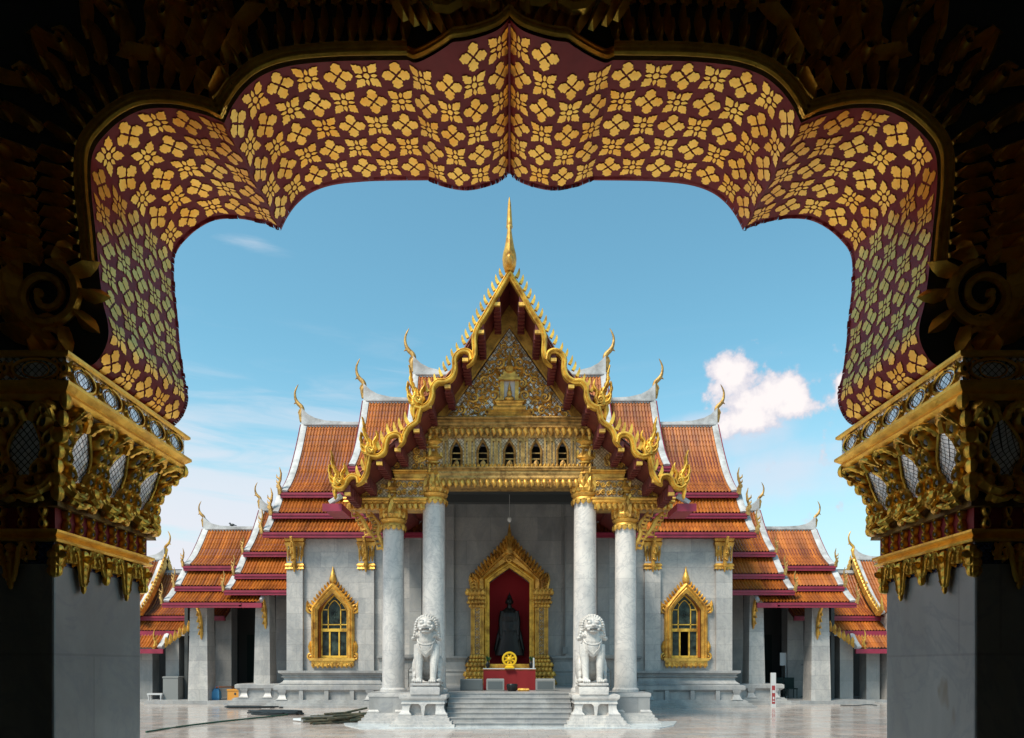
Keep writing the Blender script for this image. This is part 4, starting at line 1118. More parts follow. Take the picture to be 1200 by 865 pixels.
pb.tube([(0, PYF-.05, pz0+z) for z in (1.36, 1.5, 1.6, 1.8, 2.0)], [.12, .15, .08, .05, .01], 8)
pb.ellip((0, PYF-.08, pz0+.6), (.15, .08, .07)); pb.ellip((0, PYF-.08, pz0+.74), (.075, .06, .12)); pb.ellip((0, PYF-.08, pz0+.89), (.05, .05, .06)); pb.tube([(0, PYF-.08, pz0+.92), (0, PYF-.08, pz0+1.08)], [.04, .005], 6)
pb.build('pediment_carving', GOLD, pd, 30)
nb = MB(); nb.box(-.17, .17, PYF-.03, PYF-.012, pz0+.52, pz0+1.13); nb.build('niche_panel', WHITE, pd, 0)
pr_ = MB()
bd = [(phw+.02, pz0+.0), (phw*.5+.03, pz0+(pza-pz0)*.50+.02), (0, pza+.07)]
for s in (1, -1):
    pr_.tube([(s*a, PYF-.03, b_) for a, b_ in bd], .035, 6)
    # plain gilt board between the pediment and the roof
    og = [(phw+.42, pz0-.05), (phw*.5+.36, pz0+(pza-pz0)*.5+.1), (0, pza+.85)]
    ig = [(phw+.02, pz0-.05), (phw*.5+.03, pz0+(pza-pz0)*.5+.02), (0, pza+.07)]
    pr_.prism([(s*a, b_) for a, b_ in ig+og[::-1]], 'xz', PYF-.02, PYF+.06)
pr_.build('pediment_border', GOLD, hall, 40)

# porch roof: three stacked tiers with naga bargeboards
BYF = Y_(23.2)
def bp(px, py): return ((px-597)*-23.2/1000, Z_(py, 23.2))   # left half measured, mirrored below
rp = [[(597,322),(577,353),(558,387),(548,405),(533,430),(520,447),(504,464),(488,471)],
      [(503,476),(489,492),(478,505),(462,519),(447,531),(432,536)],
      [(442,538),(430,548),(418,560),(405,569),(396,572)]]
for ti, pts in enumerate(rp):
    pl = [bp(*p) for p in pts]
    for s in (1, -1):
        mb = MB(); th = .10
        mb.prism([(s*a, b_) for a, b_ in pl]+[(s*(a-.02), b_+th) for a, b_ in pl[::-1]], 'xz', BYF+.12, Y_(36))
        mb.build('porch_roof_soffit', REDSOFFIT, hall, 30)
        mb = MB()       # rafters running down the slope
        for k in range(7):
            y = BYF+.5+k*.55
            if y > YC+.6: break
        mb = MB()
        al = arclen(pl); nb_ = 5 if ti == 0 else (3 if ti == 1 else 2)
        for k in range(nb_):
            x, z, _ = sample(pl, al, al[-1]*(k+.75)/nb_ if k < nb_-1 else al[-1]*(k+.6)/nb_); 
            mb.box(s*(x-.09), s*(x+.05), BYF+.0, YC+.3, z-.30, z-.02, 0); mb.box(s*(x-.10), s*(x+.06), BYF-.05, BYF+.04, z-.31, z-.22, 1)
            for q in range(9): mb.box(s*(x-.12), s*(x+.08), BYF+.25+q*.2, BYF+.33+q*.2, z-.34, z-.05, 0)
            mb.build('purlin', [REDSOFFIT, GOLD], hall, 0); mb = MB()
        # tiles on top, lapping down the slope
        mb = MB(); tl = [(a, b_+th+.02) for a, b_ in pl]
        sub = MB(); slope(sub, BYF+.15, Y_(36), tl)      # built along x, then turned
        sub.v = [(s*y, x, z) for x, y, z in sub.v]
        sub.build('porch_roof_tiles', TILE, hall, 60)
def ribbon(mb, path, wid, y0, y1, b=.05, m=0):
    rs = []
    n = len(path)
    for i, p in enumerate(path):
        a = path[max(i-1, 0)]; c_ = path[min(i+1, n-1)]
        t = Vector((c_[0]-a[0], c_[1]-a[1])); t.normalize(); nn = Vector((-t.y, t.x)); w = wid[i] if isinstance(wid, list) else wid
        def q(k, y): return (p[0]+nn.x*w*k, y, p[1]+nn.y*w*k)
        rs.append([q(-1, y1), q(-1, y0), q(-.55, y0-b*.6), q(-.35, y0-b*.25), q(.15, y0-b), q(.6, y0-b*.9), q(1, y0), q(1, y1)])
    mb.rings(rs, m=m)
barge = [
 [(597,321),(585,341),(571,366),(560,384),(556,397),(556.5,412),(554,424),(547,430.5)],
 [(553,423),(551,415),(545,412),(538,414),(533,421),(533,432),(530,442),(522,447.5),(513,448),(507,455),(506.5,464),(503,473),(495,478),(486,476.5)],
 [(493,477),(490.5,487),(488,495),(479,501.5),(474,510),(472,519),(466,526)],
 [(471,520),(469,512),(462,509.5),(455,513),(452,521),(450,530),(442,535.5),(431,533)],
 [(433,536),(431,546),(429,556),(424,565),(418,570)],
 [(421,567),(419,560),(412,558.5),(407,563),(404,570),(397,573),(391,569)]]
for s in (1, -1):
    mb = MB()
    for k, pts in enumerate(barge):
        P_ = catmull([(-s*bp(*p)[0], bp(*p)[1], 0) for p in pts], 5); P_ = [(q.x*-1, q.y) for q in P_]
        n = len(P_); w0 = .074 if k < 2 else (.068 if k < 4 else .062)
        wid = [w0*(1 if i < n*.75 else max(.12, (n-1-i)/(n*.25))) if k in (0, 2, 4) else w0 for i in range(n)]
        ribbon(mb, P_, wid, BYF-.06-.005*k, BYF+.10-.005*k, .06)
    brg = mb.build('bargeboard', GOLD_YELLOW, hall, 40)
    def fin(px, py, ang, ln, w):
        x, z = bp(px, py); x *= s; fn = MB()
        d = (s*math.cos(ang), math.sin(ang)); pp = (-s*math.sin(ang), math.cos(ang))
        prof = [(-.1, -.5), (.35, -.48), (.65, -.28), (.95, .25), (1.05, .55), (.8, .52), (.5, .42), (.2, .42), (-.1, .5)]
        fn.prism([(x+d[0]*ln*u+pp[0]*w*v, z+d[1]*ln*u+pp[1]*w*v) for u, v in prof], 'xz', BYF-.04, BYF+.04)
        fn.build('bargeboard_fin', GOLD_YELLOW, brg, 0)
    A = [(591.5,324),(587,331.5),(582.5,339.5),(578,347.5),(573.5,355),(569,363),(564.5,371),(560,379),(556,387),(551.5,395),(547.5,402),(541,411),(535,418),(529.5,426),(525.5,433),(521,440),(515,447),(509,452),(504.5,458)]
    for p in A: fin(p[0]-3.2, p[1]+.5, R(62), .22, .085)
    for p in ((487,487),(480,495),(473,502),(467,507),(459,509),(452,517),(447,525)): fin(p[0]-2, p[1]+1, R(66), .30, .105)
    for p in ((428,549),(422,557),(410,558),(404,566)): fin(p[0]-1, p[1]+1, R(66), .28, .10)
    def naga(px, py, k):      # naga head finials at the foot of every tier
        nh = MB()
        x, z = bp(px, py); x *= s
        sc = .0232*k
        def T(dx, dy): return (x+s*dx*sc*1.0, z+dy*sc)
        main = [(4, -2), (1, 3), (3, 9), (6, 16), (5, 24), (9, 33), (9.5, 42)]
        for wq, lst in ((3.6, [(0, -2), (0, 5), (-2, 12), (1, 18), (4, 26), (4, 34), (6, 43)]), (2.8, [(-6, 0), (-9, 6), (-8, 13), (-12, 20), (-11, 27)]), (2.4, [(1, 6), (6, 10), (8, 18), (7, 25)]), (2.2, [(0, 0), (5, 3), (7, 9), (6.5, 14)]), (2.0, [(-4, 0), (-5, 8), (-4.5, 16)])):
            cp_ = catmull([(a, b_, 0) for a, b_ in lst], 4); P_ = [T(q.x, q.y) for q in cp_]
            ribbon(nh, P_, [wq*sc*(1-i/len(P_))**.7*(1+.35*math.sin(i*1.9)) +.008 for i in range(len(P_))], BYF-.09, BYF+.04, .05)
        scroll(nh, lambda u, v, h: (u, BYF-.12-h, v), x-s*5*sc, z+4*sc, 4.2*sc, 1.2, s, -PI/2, 1.6*sc)
        ribbon(nh, [T(2, 0), T(1, -5), T(2, -10), T(1, -15), T(1.5, -19)], [2.5*sc, 2.8*sc, 2.2*sc, 1.8*sc, .01], BYF-.06, BYF+.06, .04)
        nh.build('naga_finial', GOLD_YELLOW, brg, 50)
    naga(486, 474, 1.02); naga(431, 532, .97); naga(394, 568, .9)
    # small eave returning along the side of the porch
    mb = MB(); x0, x1 = sorted((s*4.6, s*5.1)); z = Z_(597, 24)
    mb.box(x0, x1, BYF+.2, BYF+1.3, z-.12, z+.06, 0); mb.box(x0-.03 if s < 0 else x0, x1 if s < 0 else x1+.03, BYF+.16, BYF+.2, z-.16, z+.05, 0)
    mb.tube([(s*4.62, BYF+.25, z+.3), (s*4.95, BYF+.25, z+.08)], .08, 6, 1)
    mb.build('side_eave', [REDPAINT, WHITE], hall, 0)
# spear finial over the main gable, leaning to the court
mb = MB(); ya = BYF-.02
def hz_(py): return Z_(py, 23.2)
prof = [(319, 5.5), (314, 7.6), (308, 8.3), (303, 7.6), (296, 5.6), (288, 4.2), (280, 3.0), (274, 2.4), (269.5, 2.8), (267, 4.2), (264, 3.6), (255, 3.1), (245, 2.4), (236, 1.7), (229, .5)]
rs = []
for i, (py, r) in enumerate(prof):
    t = i/(len(prof)-1); z = hz_(py); r = r*.0232; yy = ya-.25*math.sin(PI*min(1, t*1.4))+.1*t
    rs.append([(r*math.cos(2*PI*j/8), yy+r*1.3*math.sin(2*PI*j/8), z) for j in range(8)])
mb.rings(rs); mb.ellip((0, ya-.22, hz_(312)), (.12, .22, .16)); mb.build('spear_finial', GOLD, hall, 50)

# transept roofs, both sides
yr = Y_(38)
def PR(lst): return [(Y_(a), b_) for a, b_ in lst]
for s in (1, -1):
    t3 = PR([(38, 12.37), (37.1, 11.05), (36.1, 9.85), (35.3, 9.15), (34.55, 8.67)])
    roof_tiers(hall, s, 3.2, [(t3, 9.25, 1.0), (PR([(35.0, 8.75), (34.5, 8.15), (34.05, 7.74)]), 9.47, 1.0), (PR([(34.5, 7.72), (34.0, 7.25), (33.5, 6.9)]), 9.68, .9)], yr, 1.0)
    d2 = 1.06; t2 = [(a, b_+d2) for a, b_ in t3]
    roof_tiers(hall, s, 2.6, [(t2, 6.5, 0)], yr, 1.05)
    t1 = [(a, b_+2*d2+.1) for a, b_ in t3]
    roof_tiers(hall, s, 0.0, [(t1, 4.3, 0)], yr, 1.15)
    gw = MB(); gw.prism([(WY+.6, 6.9), (Y_(41.8), 6.9), (Y_(40.6), 8.6), (yr, 11.2), (Y_(35.6), 8.6)], 'yz', s*8.6, s*8.75); gw.build('end_gable', MARBLE, hall, 0)
    sf = MB(); sf.box(s*4.9, s*9.6, Y_(33.6), WY+.02, 6.72, 6.76); sf.build('eave_soffit', REDSOFFIT, hall, 0)
# small lamp, conduit and switch box on the porch wall
mb = MB(); mb.tube([(2.22, WY-.16, 7.6), (2.22, WY-.16, 2.35)], .022, 6); mb.box(2.12, 2.32, WY-.24, WY-.14, 2.12, 2.38); mb.build('wall_conduit', GREYSTONE, hall, 0)
mb = MB(); mb.tube([(0, WY-1.2, 8.2), (0, WY-1.2, 7.35)], .006, 5); mb.ellip((0, WY-1.2, 7.25), (.08, .08, .11)); lp = mb.build('pendant_lamp', LAMPGLASS, None, 50)
tag(lp, 'small white glass lamp hanging in front of the golden doorway tip', 'lamp')

# =================================================================== GALLERY WINGS
def gallery(s, label):
    root = thing('gallery_wing', label, 'building')
    # A: raised bay next to the hall; B: lower outer bay
    yrg = Y_(39.5)
    A = PR([(39.5, 8.84), (38.7, 7.9), (37.9, 7.15), (37.1, 6.6)])
    A2 = PR([(37.5, 6.45), (36.95, 5.95), (36.5, 5.58)]); A3 = PR([(36.8, 5.45), (36.3, 5.1), (35.8, 4.83)])
    roof_tiers(root, s, 8.9, [(A, 11.55, .7), (A2, 11.75, .8), (A3, 11.95, .8)], yrg, .72)
    B = PR([(39.5, 7.97), (38.7, 7.15), (37.9, 6.45), (37.1, 6.0)])
    B2 = PR([(37.5, 5.9), (36.95, 5.45), (36.5, 5.06)]); B3 = PR([(36.8, 4.97), (36.3, 4.62), (35.7, 4.30)])
    roof_tiers(root, s, 11.2, [(B, 14.15, .75), (B2, 14.3, .8), (B3, 14.5, .8)], yrg, .72)
    roof_tiers(root, s, 10.4, [(PR([(36.6, 4.82), (36.2, 4.55), (35.7, 4.30)]), 11.3, 0)], yrg, .7, back=False, chofa=False, rise=False) if False else None
    # eave of the outer bay runs on in front of the first column and stops with a white end tile
    e = MB(); slope(e, s*10.45, s*11.3, PR([(36.8, 4.97), (36.3, 4.62), (35.7, 4.30)])); e.build('roof_tiles', TILE, root, 60)
    e = MB(); ye = Y_(35.7); e.box(s*10.35, s*11.3, ye-.05, ye+.07, 4.07, 4.27); e.build('fascia', REDPAINT, root, 0)
    e = MB(); e.tube([(s*10.42, Y_(36.6), 4.95), (s*10.42, Y_(35.75), 4.36)], .09, 6); e.build('white_verge', WHITE, root, 50)
    cols = ((10.9, 10.3, .8), (13.72, 12.97, .15))
    for x0, x1, zb in cols:
        mb = MB(); a, b_ = sorted((s*x0, s*x1)); ct = 5.0 if zb > .5 else 4.4
        mb.rings([[(a-o, Y_(36.6)-o, z), (b_+o, Y_(36.6)-o, z), (b_+o, Y_(36.6)+.75+o, z), (a-o, Y_(36.6)+.75+o, z)] for o, z in ((.06, zb-.8 if zb > .5 else 0), (.05, zb), (-.02, ct))])
        mb.build('column', MARBLE, root, 0); bracket(root, (a+b_)/2-s*.15, Y_(36.6)-.02, 4.15 if zb < .5 else 4.6, 1.2, s)
        # inner row, its darker marble carrying the gallery's shade
        mb = MB(); mb.box(a, b_, Y_(39.8), Y_(39.8)+.7, 0, 5.2); mb.build('inner_column', MARBLE_GREY, root, 0)
    mb = MB(); a, b_ = sorted((s*8.95, s*11.3)); plinth(root, a, b_, Y_(36.3), Y_(38.5), upper=False, name='raised_plinth', feet=[s*11.2, s*10.2])
    mb = MB(); mb.box(s*8.9, s*15.5, Y_(36.2), Y_(43), .0, .15); mb.build('floor_kerb', MARBLE_PLINTH, root, 0)
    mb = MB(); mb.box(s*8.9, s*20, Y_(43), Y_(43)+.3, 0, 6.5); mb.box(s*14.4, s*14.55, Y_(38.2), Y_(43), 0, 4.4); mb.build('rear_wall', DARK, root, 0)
    mb = MB(); mb.box(s*8.9, s*14.4, Y_(37.2), Y_(43), 5.0, 5.05); mb.build('ceiling', REDSOFFIT, root, 0)
    mb = MB()       # dark net doors in the rear wall
    for k in range(4): 
        x = 9.6+k*1.35; mb.box(s*x, s*(x+.9), Y_(43)-.06, Y_(43), .15, 3.2)
    mb.build('netted_door', NET, root, 0)
    mb = MB(); mb.box(s*9.3, s*9.75, Y_(40.5), Y_(40.5)+.3, .15, 3.0); mb.build('door_leaf', TEAK, root, 0)
    return root
gallery(-1, 'left gallery wing of white columns and stepped orange roofs beside the hall')
gallery(1, 'right gallery wing of white columns and stepped orange roofs beside the hall')
def cloister(s, label):
    root = thing('cloister', label, 'building')
    yc = Y_(41.5)
    C1 = PR([(41.5, 6.17), (40.6, 5.1), (39.8, 4.35), (39.0, 3.93)]); C2 = PR([(39.3, 3.8), (38.8, 3.5), (38.4, 3.22)])
    roof_tiers(root, s, 13.0, [(C1, 17.5, 0)], yc, .6, chofa=False, rise=False)
    roof_tiers(root, s, 14.15, [(C2, 17.5, 0)], yc, .6, back=False, chofa=False) if False else None
    mb = MB(); slope(mb, s*14.15, s*17.5, C2); mb.build('roof_tiles', TILE, root, 60)
    mb = MB(); ye = Y_(38.4); mb.box(s*14.05, s*17.5, ye-.05, ye+.07, 2.98, 3.2); mb.box(s*14.05, s*17.5, ye+.1, ye+.2, 2.98, 3.3); mb.build('fascia', REDPAINT, root, 0)
    mb = MB(); mb.box(s*14.0, s*14.9, ye-.09, ye-.05, 2.98, 3.14); mb.build('white_verge', WHITE, root, 0)
    for x0, x1 in ((16.75, 16.15), (15.55, 14.95)):
        mb = MB(); mb.box(s*x0, s*x1, Y_(38.6), Y_(38.6)+.6, 0, 3.2); mb.build('column', MARBLE_GREY, root, 0)
    mb = MB(); mb.box(s*14.5, s*24, Y_(38.3), Y_(44), 0, .12); mb.build('floor_kerb', MARBLE_PLINTH, root, 0)
    mb = MB(); mb.box(s*14.5, s*24, Y_(44), Y_(44)+.3, 0, 6); mb.build('rear_wall', DARK, root, 0)
    mb = MB(); mb.box(s*14.3, s*18, Y_(38.7), Y_(44), 3.3, 3.35); mb.build('ceiling', DARK, root, 0)
    return root
def pavilion(s, label):
    root = thing('gabled_pavilion', label, 'building')
    xg = 16.65; yp = Y_(41.3)
    D = PR([(41.3, 6.8), (40.4, 5.75), (39.4, 4.75), (38.4, 4.0)])
    # its gable end faces the court
    def back_tiers(prof, xg_, nm='roof_tiles'):
        mb = MB(); slope(mb, s*(xg_+.1), s*24, prof); mb.build(nm, TILE, root, 60)
        mb = MB(); verge(mb, s*xg_, -s, prof, .24); mb.build('white_verge', WHITE, root, 40)
    back_tiers(D, xg); back_tiers([(2*yp-a, b_) for a, b_ in D], xg, 'rear_roof_tiles')
    mb = MB(); ridge_cap(mb, s*24, s*xg, -s, yp, 6.8, .7); mb.build('ridge_cap', WHITE, root, 0)
    mb = MB(); chofa_mb(mb, s*(xg-.02), yp, 6.95, .75, -s, 0); mb.build('ridge_horn', GOLD, root, 50)
    mb = MB(); chofa_mb(mb, s*(xg+2.2), yp, 6.95, .62, -s, 0); mb.build('ridge_horn', GOLD, root, 50)
    mb = MB()
    for sg in (0, 1):
        pr0 = [(a, b_-.02) for a, b_ in D] if sg == 0 else [(2*yp-a, b_-.02) for a, b_ in D]
        verge(mb, s*(xg-.1), -s, pr0, .1, .16)
        pl = [(v.x, v.y) for v in catmull([(a, b_, 0) for a, b_ in pr0], 6)]; al = arclen(pl)
        for k in range(16):
            y, z, _ = sample(pl, al, al[-1]*(k+.5)/16)
            sgn = -1 if sg == 0 else 1
            mb.tube([(s*(xg-.05), y, z), (s*(xg-.05), y+sgn*.13, z+.2), (s*(xg-.05), y+sgn*.10, z+.34)], [.06, .05, .008], 5)
        mb.tube([(s*(xg-.05), pl[-1][0], pl[-1][1]), (s*(xg-.05), pl[-1][0]-.3*(1 if sg == 0 else -1), pl[-1][1]+.15), (s*(xg-.05), pl[-1][0]-.25*(1 if sg == 0 else -1), pl[-1][1]+.8)], [.12, .1, .01], 6)
    mb.build('bargeboard', GOLD, root, 45)
    mb = MB(); mb.prism([(a+.15, b_-.15) for a, b_ in D]+[(2*yp-a-.15, b_-.15) for a, b_ in D[::-1]], 'yz', s*(xg+.15), s*(xg+.3)); mb.build('gable_wall', REDSOFFIT, root, 0)
    mb = MB(); rg = random.Random(5)
    Fd = lambda u, v, h: (s*(xg+.14-h), u, v)
    for k in range(60):
        z = rg.uniform(4.1, 6.5); hw = (6.6-z)*.85
        scroll(mb, Fd, yp+rg.uniform(-1, 1)*hw, z, rg.uniform(.1, .16), 1.2, rg.choice((-1, 1)), rg.random()*6, .045, n=9)
    mb.build('gable_carving', GOLD, root, 45)
    # low eave with its golden fringe
    E = PR([(38.6, 3.2), (38.1, 2.75), (37.6, 2.42)])
    mb = MB(); slope(mb, s*15.35, s*22, E); mb.build('roof_tiles', TILE, root, 60)
    mb = MB(); mb.box(s*15.25, s*22, Y_(37.6)-.05, Y_(37.6)+.06, 2.18, 2.38); mb.build('fascia', REDPAINT, root, 0)
    mb = MB(); verge(mb, s*15.3, -s, E, .2); mb.build('white_verge', WHITE, root, 40)
    mb = MB()
    for k in range(12): leafp(mb, lambda u, v, h: (s*(u), Y_(37.9)-h-.02*k, v), 15.3-.11*k, 2.45+.07*k, PI/2+.3*(-1)**k, .42, .18, .06, 0, .6*(-1)**k)
    finial_mb(mb, s*15.7, Y_(37.7), 2.4, .85, -s)
    mb.build('eave_fringe', GOLD, root, 40)
    for x in (16.95, 19.5):
        mb = MB(); mb.box(s*x, s*(x+.6), Y_(38.3), Y_(38.3)+.6, 0, 4.0); mb.build('column', MARBLE, root, 0)
    return root
cloister(-1, 'low cloister roof and dark bay at the left edge of the court'); cloister(1, 'low cloister roof and dark bay at the right edge of the court')
pavilion(-1, 'golden gable end of an orange roofed pavilion just right of the left marble pier')
pavilion(1, 'golden gable end of an orange roofed pavilion just left of the right marble pier')

# =================================================================== LIONS
def lion_mesh():
    mb = MB()
    E = mb.ellip
    # coordinates: x across, -y forward, z up; paws at z = 0
    E((0, .12, .95), (.30, .30, .42)); E((0, -.08, 1.02), (.30, .22, .30)); E((0, .30, .55), (.30, .34, .42)); E((0, .42, .32), (.30, .30, .30))
    mb.tube([(0, -.02, .95), (0, -.1, 1.2), (0, -.12, 1.42)], [.27, .25, .22], 14)
    for s in (1, -1):
        mb.tube([(s*.20, -.06, 1.05), (s*.215, -.13, .75), (s*.20, -.20, .45), (s*.19, -.23, .2), (s*.19, -.24, .05)], [.16, .14, .105, .09, .095], 12)
        E((s*.19, -.33, .07), (.105, .16, .07))
        for k in (-1.5, -.5, .5, 1.5): E((s*.19+k*.05, -.46, .055), (.03, .06, .05), nu=8, nv=6)
        E((s*.30, .22, .42), (.15, .30, .36)); E((s*.32, .06, .2), (.10, .22, .16)); E((s*.33, -.10, .07), (.09, .18, .07))
    # chest shield, head, muzzle
    E((0, -.22, 1.0), (.22, .12, .26)); E((0, -.24, .86), (.10, .09, .16))
    E((0, -.16, 1.60), (.25, .24, .25)); E((0, -.30, 1.53), (.20, .17, .10)); E((0, -.36, 1.56), (.17, .12, .06))
    E((0, -.34, 1.42), (.14, .12, .045)); E((0, -.46, 1.585), (.06, .05, .035))
    for s in (1, -1):
        E((s*.10, -.36, 1.665), (.07, .05, .05)); E((s*.12, -.34, 1.735), (.10, .06, .028), Matrix.Rotation(-s*.3, 3, 'Y'))
        E((s*.17, -.33, 1.55), (.06, .08, .07)); E((s*.13, -.40, 1.475), (.05, .05, .03))
    # mane: halo of curls and two side lappets
    for k in range(17):
        a = -.35+(PI+.7)*k/16
        E((.285*math.cos(a), -.12, 1.58+.285*math.sin(a)), (.05, .12, .05), nu=8, nv=6)
        E((.31*math.cos(a), 0.0, 1.58+.30*math.sin(a)), (.055, .14, .055), nu=8, nv=6)
    for s in (1, -1):
        mb.tube([(s*.25, -.04, 1.66), (s*.285, -.04, 1.48), (s*.29, -.03, 1.32), (s*.33, -.03, 1.23), (s*.40, -.03, 1.21)], [.08, .085, .09, .07, .05], 8, flat=1.6)
        for k in range(5): E((s*(.28+.02*k), -.17+.01*k, 1.55-.075*k), (.035, .045, .035), nu=8, nv=6)
        E((s*.37, -.05, 1.24), (.06, .07, .06)); E((s*.20, -.05, 1.36), (.14, .16, .16))
    for k in range(9):
        a = PI+.3+(PI-.6)*k/8; E((.25*math.cos(a), -.26+.03*abs(math.cos(a)), 1.27+.10*math.sin(a)+.1), (.045, .04, .045), nu=8, nv=6)
    mb.tube([(0, .62, .2), (0, .74, .45), (0, .66, .8), (0, .62, 1.05)], [.07, .07, .08, .03], 8)
    return mb
for s in (1, -1):
    cx = s*X_(694.5, 23.25); zt = .87
    lr = thing('lion_statue', 'seated white marble lion on the '+('left' if s < 0 else 'right')+' of the steps, its mane in curls', 'statue', (cx, Y_(23.5), zt), 'marble lions flanking the steps')
    mb = MB(); mb.rect(-.39, .39, -.50, .60, [(.0, 0.0), (.0, .03), (.012, .16), (0, .20), (-.05, .21), (-.05, .24), (.0, .25), (0, .30), (-.02, .31)])
    mb.build('base', MARBLE_COL, lr, 30)
    b_ = lion_mesh(); b_.v = [(x, y, z*.985+.30) for x, y, z in b_.v]
    body = b_.build('body', LION, lr, 0)
    rm = body.modifiers.new('remesh', 'REMESH'); rm.mode = 'VOXEL'; rm.voxel_size = .011; rm.use_smooth_shade = True
    sm = body.modifiers.new('smooth', 'SMOOTH'); sm.factor = .3; sm.iterations = 1
    # collar and chest shield edge
    mb = MB(); mb.tube([(.24*math.cos(PI+PI*k/12), -.20-.13*math.sin(PI*k/12), 1.50+.16*math.sin(PI+PI*k/12)) for k in range(13)], .022, 6)
    mb.tube([(-.20, -.27, 1.42), (-.16, -.33, 1.25), (0, -.35, 1.08), (.16, -.33, 1.25), (.20, -.27, 1.42)], .014, 5); mb.build('collar', LION, lr, 50)
    # mouth line: a dark tube, the groove's shade put into its colour
    mb = MB()
    mb.tube([(-.15, -.36, 1.765), (-.08, -.455, 1.765), (0, -.475, 1.765), (.08, -.455, 1.765), (.15, -.36, 1.765)], .016, 6, flat=.7)
    mb.build('mouth', DARK, lr, 40)

# =================================================================== STATUE, ALTAR, THINGS ON THE PORCH
ps = thing('standing_statue', 'dark bronze standing robed figure in the crimson niche', 'statue', (0, WY+.35, 1.0))
mb = MB(); mb.rect(-.5, .5, -.3, .3, [(.0, 0), (.03, .05), (-.03, .1), (-.05, .25), (0, .32), (.03, .4), (-.05, .42)]); mb.rect(-.36, .36, -.22, .22, [(0, .42), (.03, .5), (-.03, .6), (.02, .7), (-.02, .74)])
mb.build('pedestal', BRONZE, ps, 30)
mb = MB(); E = mb.ellip; q0 = .78
for s in (1, -1):
    mb.tube([(s*.12, .0, q0+.05), (s*.13, 0, q0+.6), (s*.14, 0, q0+1.2)], [.07, .11, .14], 10)
    E((s*.12, -.08, q0+.04), (.065, .15, .045))
    mb.tube([(s*.27, 0, q0+1.98), (s*.34, 0, q0+1.6), (s*.34, -.03, q0+1.25), (s*.34, -.05, q0+1.05)], [.10, .085, .065, .05], 10)
    E((s*.35, -.06, q0+.95), (.045, .05, .11))
    # robe wings
    mb.tube([(s*.30, .05, q0+1.6), (s*.40, .05, q0+1.0), (s*.48, .05, q0+.5), (s*.50, .05, q0+.30)], [.06, .10, .12, .06], 8, flat=.5)
E((0, 0, q0+1.75), (.34, .17, .40)); E((0, 0, q0+1.45), (.35, .15, .5)); E((0, 0, q0+1.3), (.25, .16, .35)); mb.rings([[(w*math.cos(2*PI*j/16), .14*math.sin(2*PI*j/16), q0+z) for j in range(16)] for w, z in ((.56, .26), (.50, .5), (.38, 1.0), (.31, 1.3))])
mb.tube([(0, 0, q0+2.05), (0, 0, q0+2.2)], [.10, .09], 10); E((0, -.01, q0+2.36), (.135, .15, .18)); E((0, 0, q0+2.53), (.085, .09, .08)); mb.tube([(0, 0, q0+2.55), (0, 0, q0+2.74)], [.04, .008], 8)
E((0, -.16, q0+2.35), (.02, .03, .035)); 
for s in (1, -1): E((s*.14, 0, q0+2.32), (.02, .03, .07)); E((s*.05, -.14, q0+2.38), (.03, .02, .014))
E((0, -.15, q0+2.28), (.045, .02, .014))
mb.v = [(x*1.06, y*1.1, q0+(z-q0)*1.05) for x, y, z in mb.v]; bd_ = mb.build('body', BRONZE, ps, 0)
rm = bd_.modifiers.new('remesh', 'REMESH'); rm.mode = 'VOXEL'; rm.voxel_size = .016; rm.use_smooth_shade = True

PZ = .88
al_ = thing('altar_table', 'low altar table covered in plain red cloth in front of the niche', 'table', (0, Y_(27), PZ))
mb = MB(); mb.rect(-.80, .80, -.3, .3, [(.0, .62), (.02, .63), (.02, .66), (-.02, .67)]); mb.build('tabletop', TEAK, al_, 0)
mb = MB()
rs = []
for z, w in ((.0, .05), (.3, .03), (.6, .015), (.665, .01)):
    ring = []
    for (xa, ya_), (xb, yb_) in (((-.81, -.31), (.81, -.31)), ((.81, -.31), (.81, .31)), ((.81, .31), (-.81, .31)), ((-.81, .31), (-.81, -.31))):
        for k in range(14):
            t = k/14; ring.append((xa+(xb-xa)*t+(ya_-yb_ != 0)*w*.4*math.sin(k*1.9), ya_+(yb_-ya_)*t+(xa-xb != 0)*w*.4*math.sin(k*2.1), z+.01))
    rs.append(ring)
mb.rings(rs); mb.build('cloth', REDCLOTH, al_, 50)
mb = MB(); mb.box(-.82, .82, -.32, -.3, .655, .685); mb.build('trim', SLAB, al_, 0)
mb = MB(); mb.box(-.62, .62, -.0, .22, .68, .82); o = mb.build('offering_step', GOLD_YELLOW, None, 0); o.location = (0, Y_(27), PZ); tag(o, 'gilt step board standing along the back of the red altar table', 'step')
dw = thing('dharma_wheel', 'bright yellow spoked wheel emblem on a stand at the altar centre', 'emblem', (0, Y_(26.6), PZ+.68))
mb = MB(); W = .235; zc = .29
n = 32
mb.rings([[(r*math.cos(2*PI*j/n), y, zc+r*math.sin(2*PI*j/n)) for j in range(n)] for r, y in ((W*.72, -.03), (W*.76, -.05), (W*.95, -.05), (W, -.03), (W, .03), (W*.62, .03), (W*.62, -.03))], cap=False); 
for k in range(8):
    a = k*PI/4+PI/8; mb.tube([(.05*math.cos(a), 0, zc+.05*math.sin(a)), (W*.75*math.cos(a), 0, zc+W*.75*math.sin(a))], .032, 6)
mb.ellip((0, -.01, zc), (.075, .05, .075)); mb.build('wheel', YELLOW, dw, 40)
mb = MB(); mb.rect(-.12, .12, -.07, .07, [(.03, 0), (.03, .04), (-.02, .07), (-.03, .12), (-.05, .15)]); mb.build('stand', YELLOW, dw, 0)
mb = MB(); mb.prism([(.15*math.cos(k*PI/8), zc+.15*math.sin(k*PI/8)) for k in range(16)], 'xz', .012, .02); mb.build('backing', DARK, dw, 0)
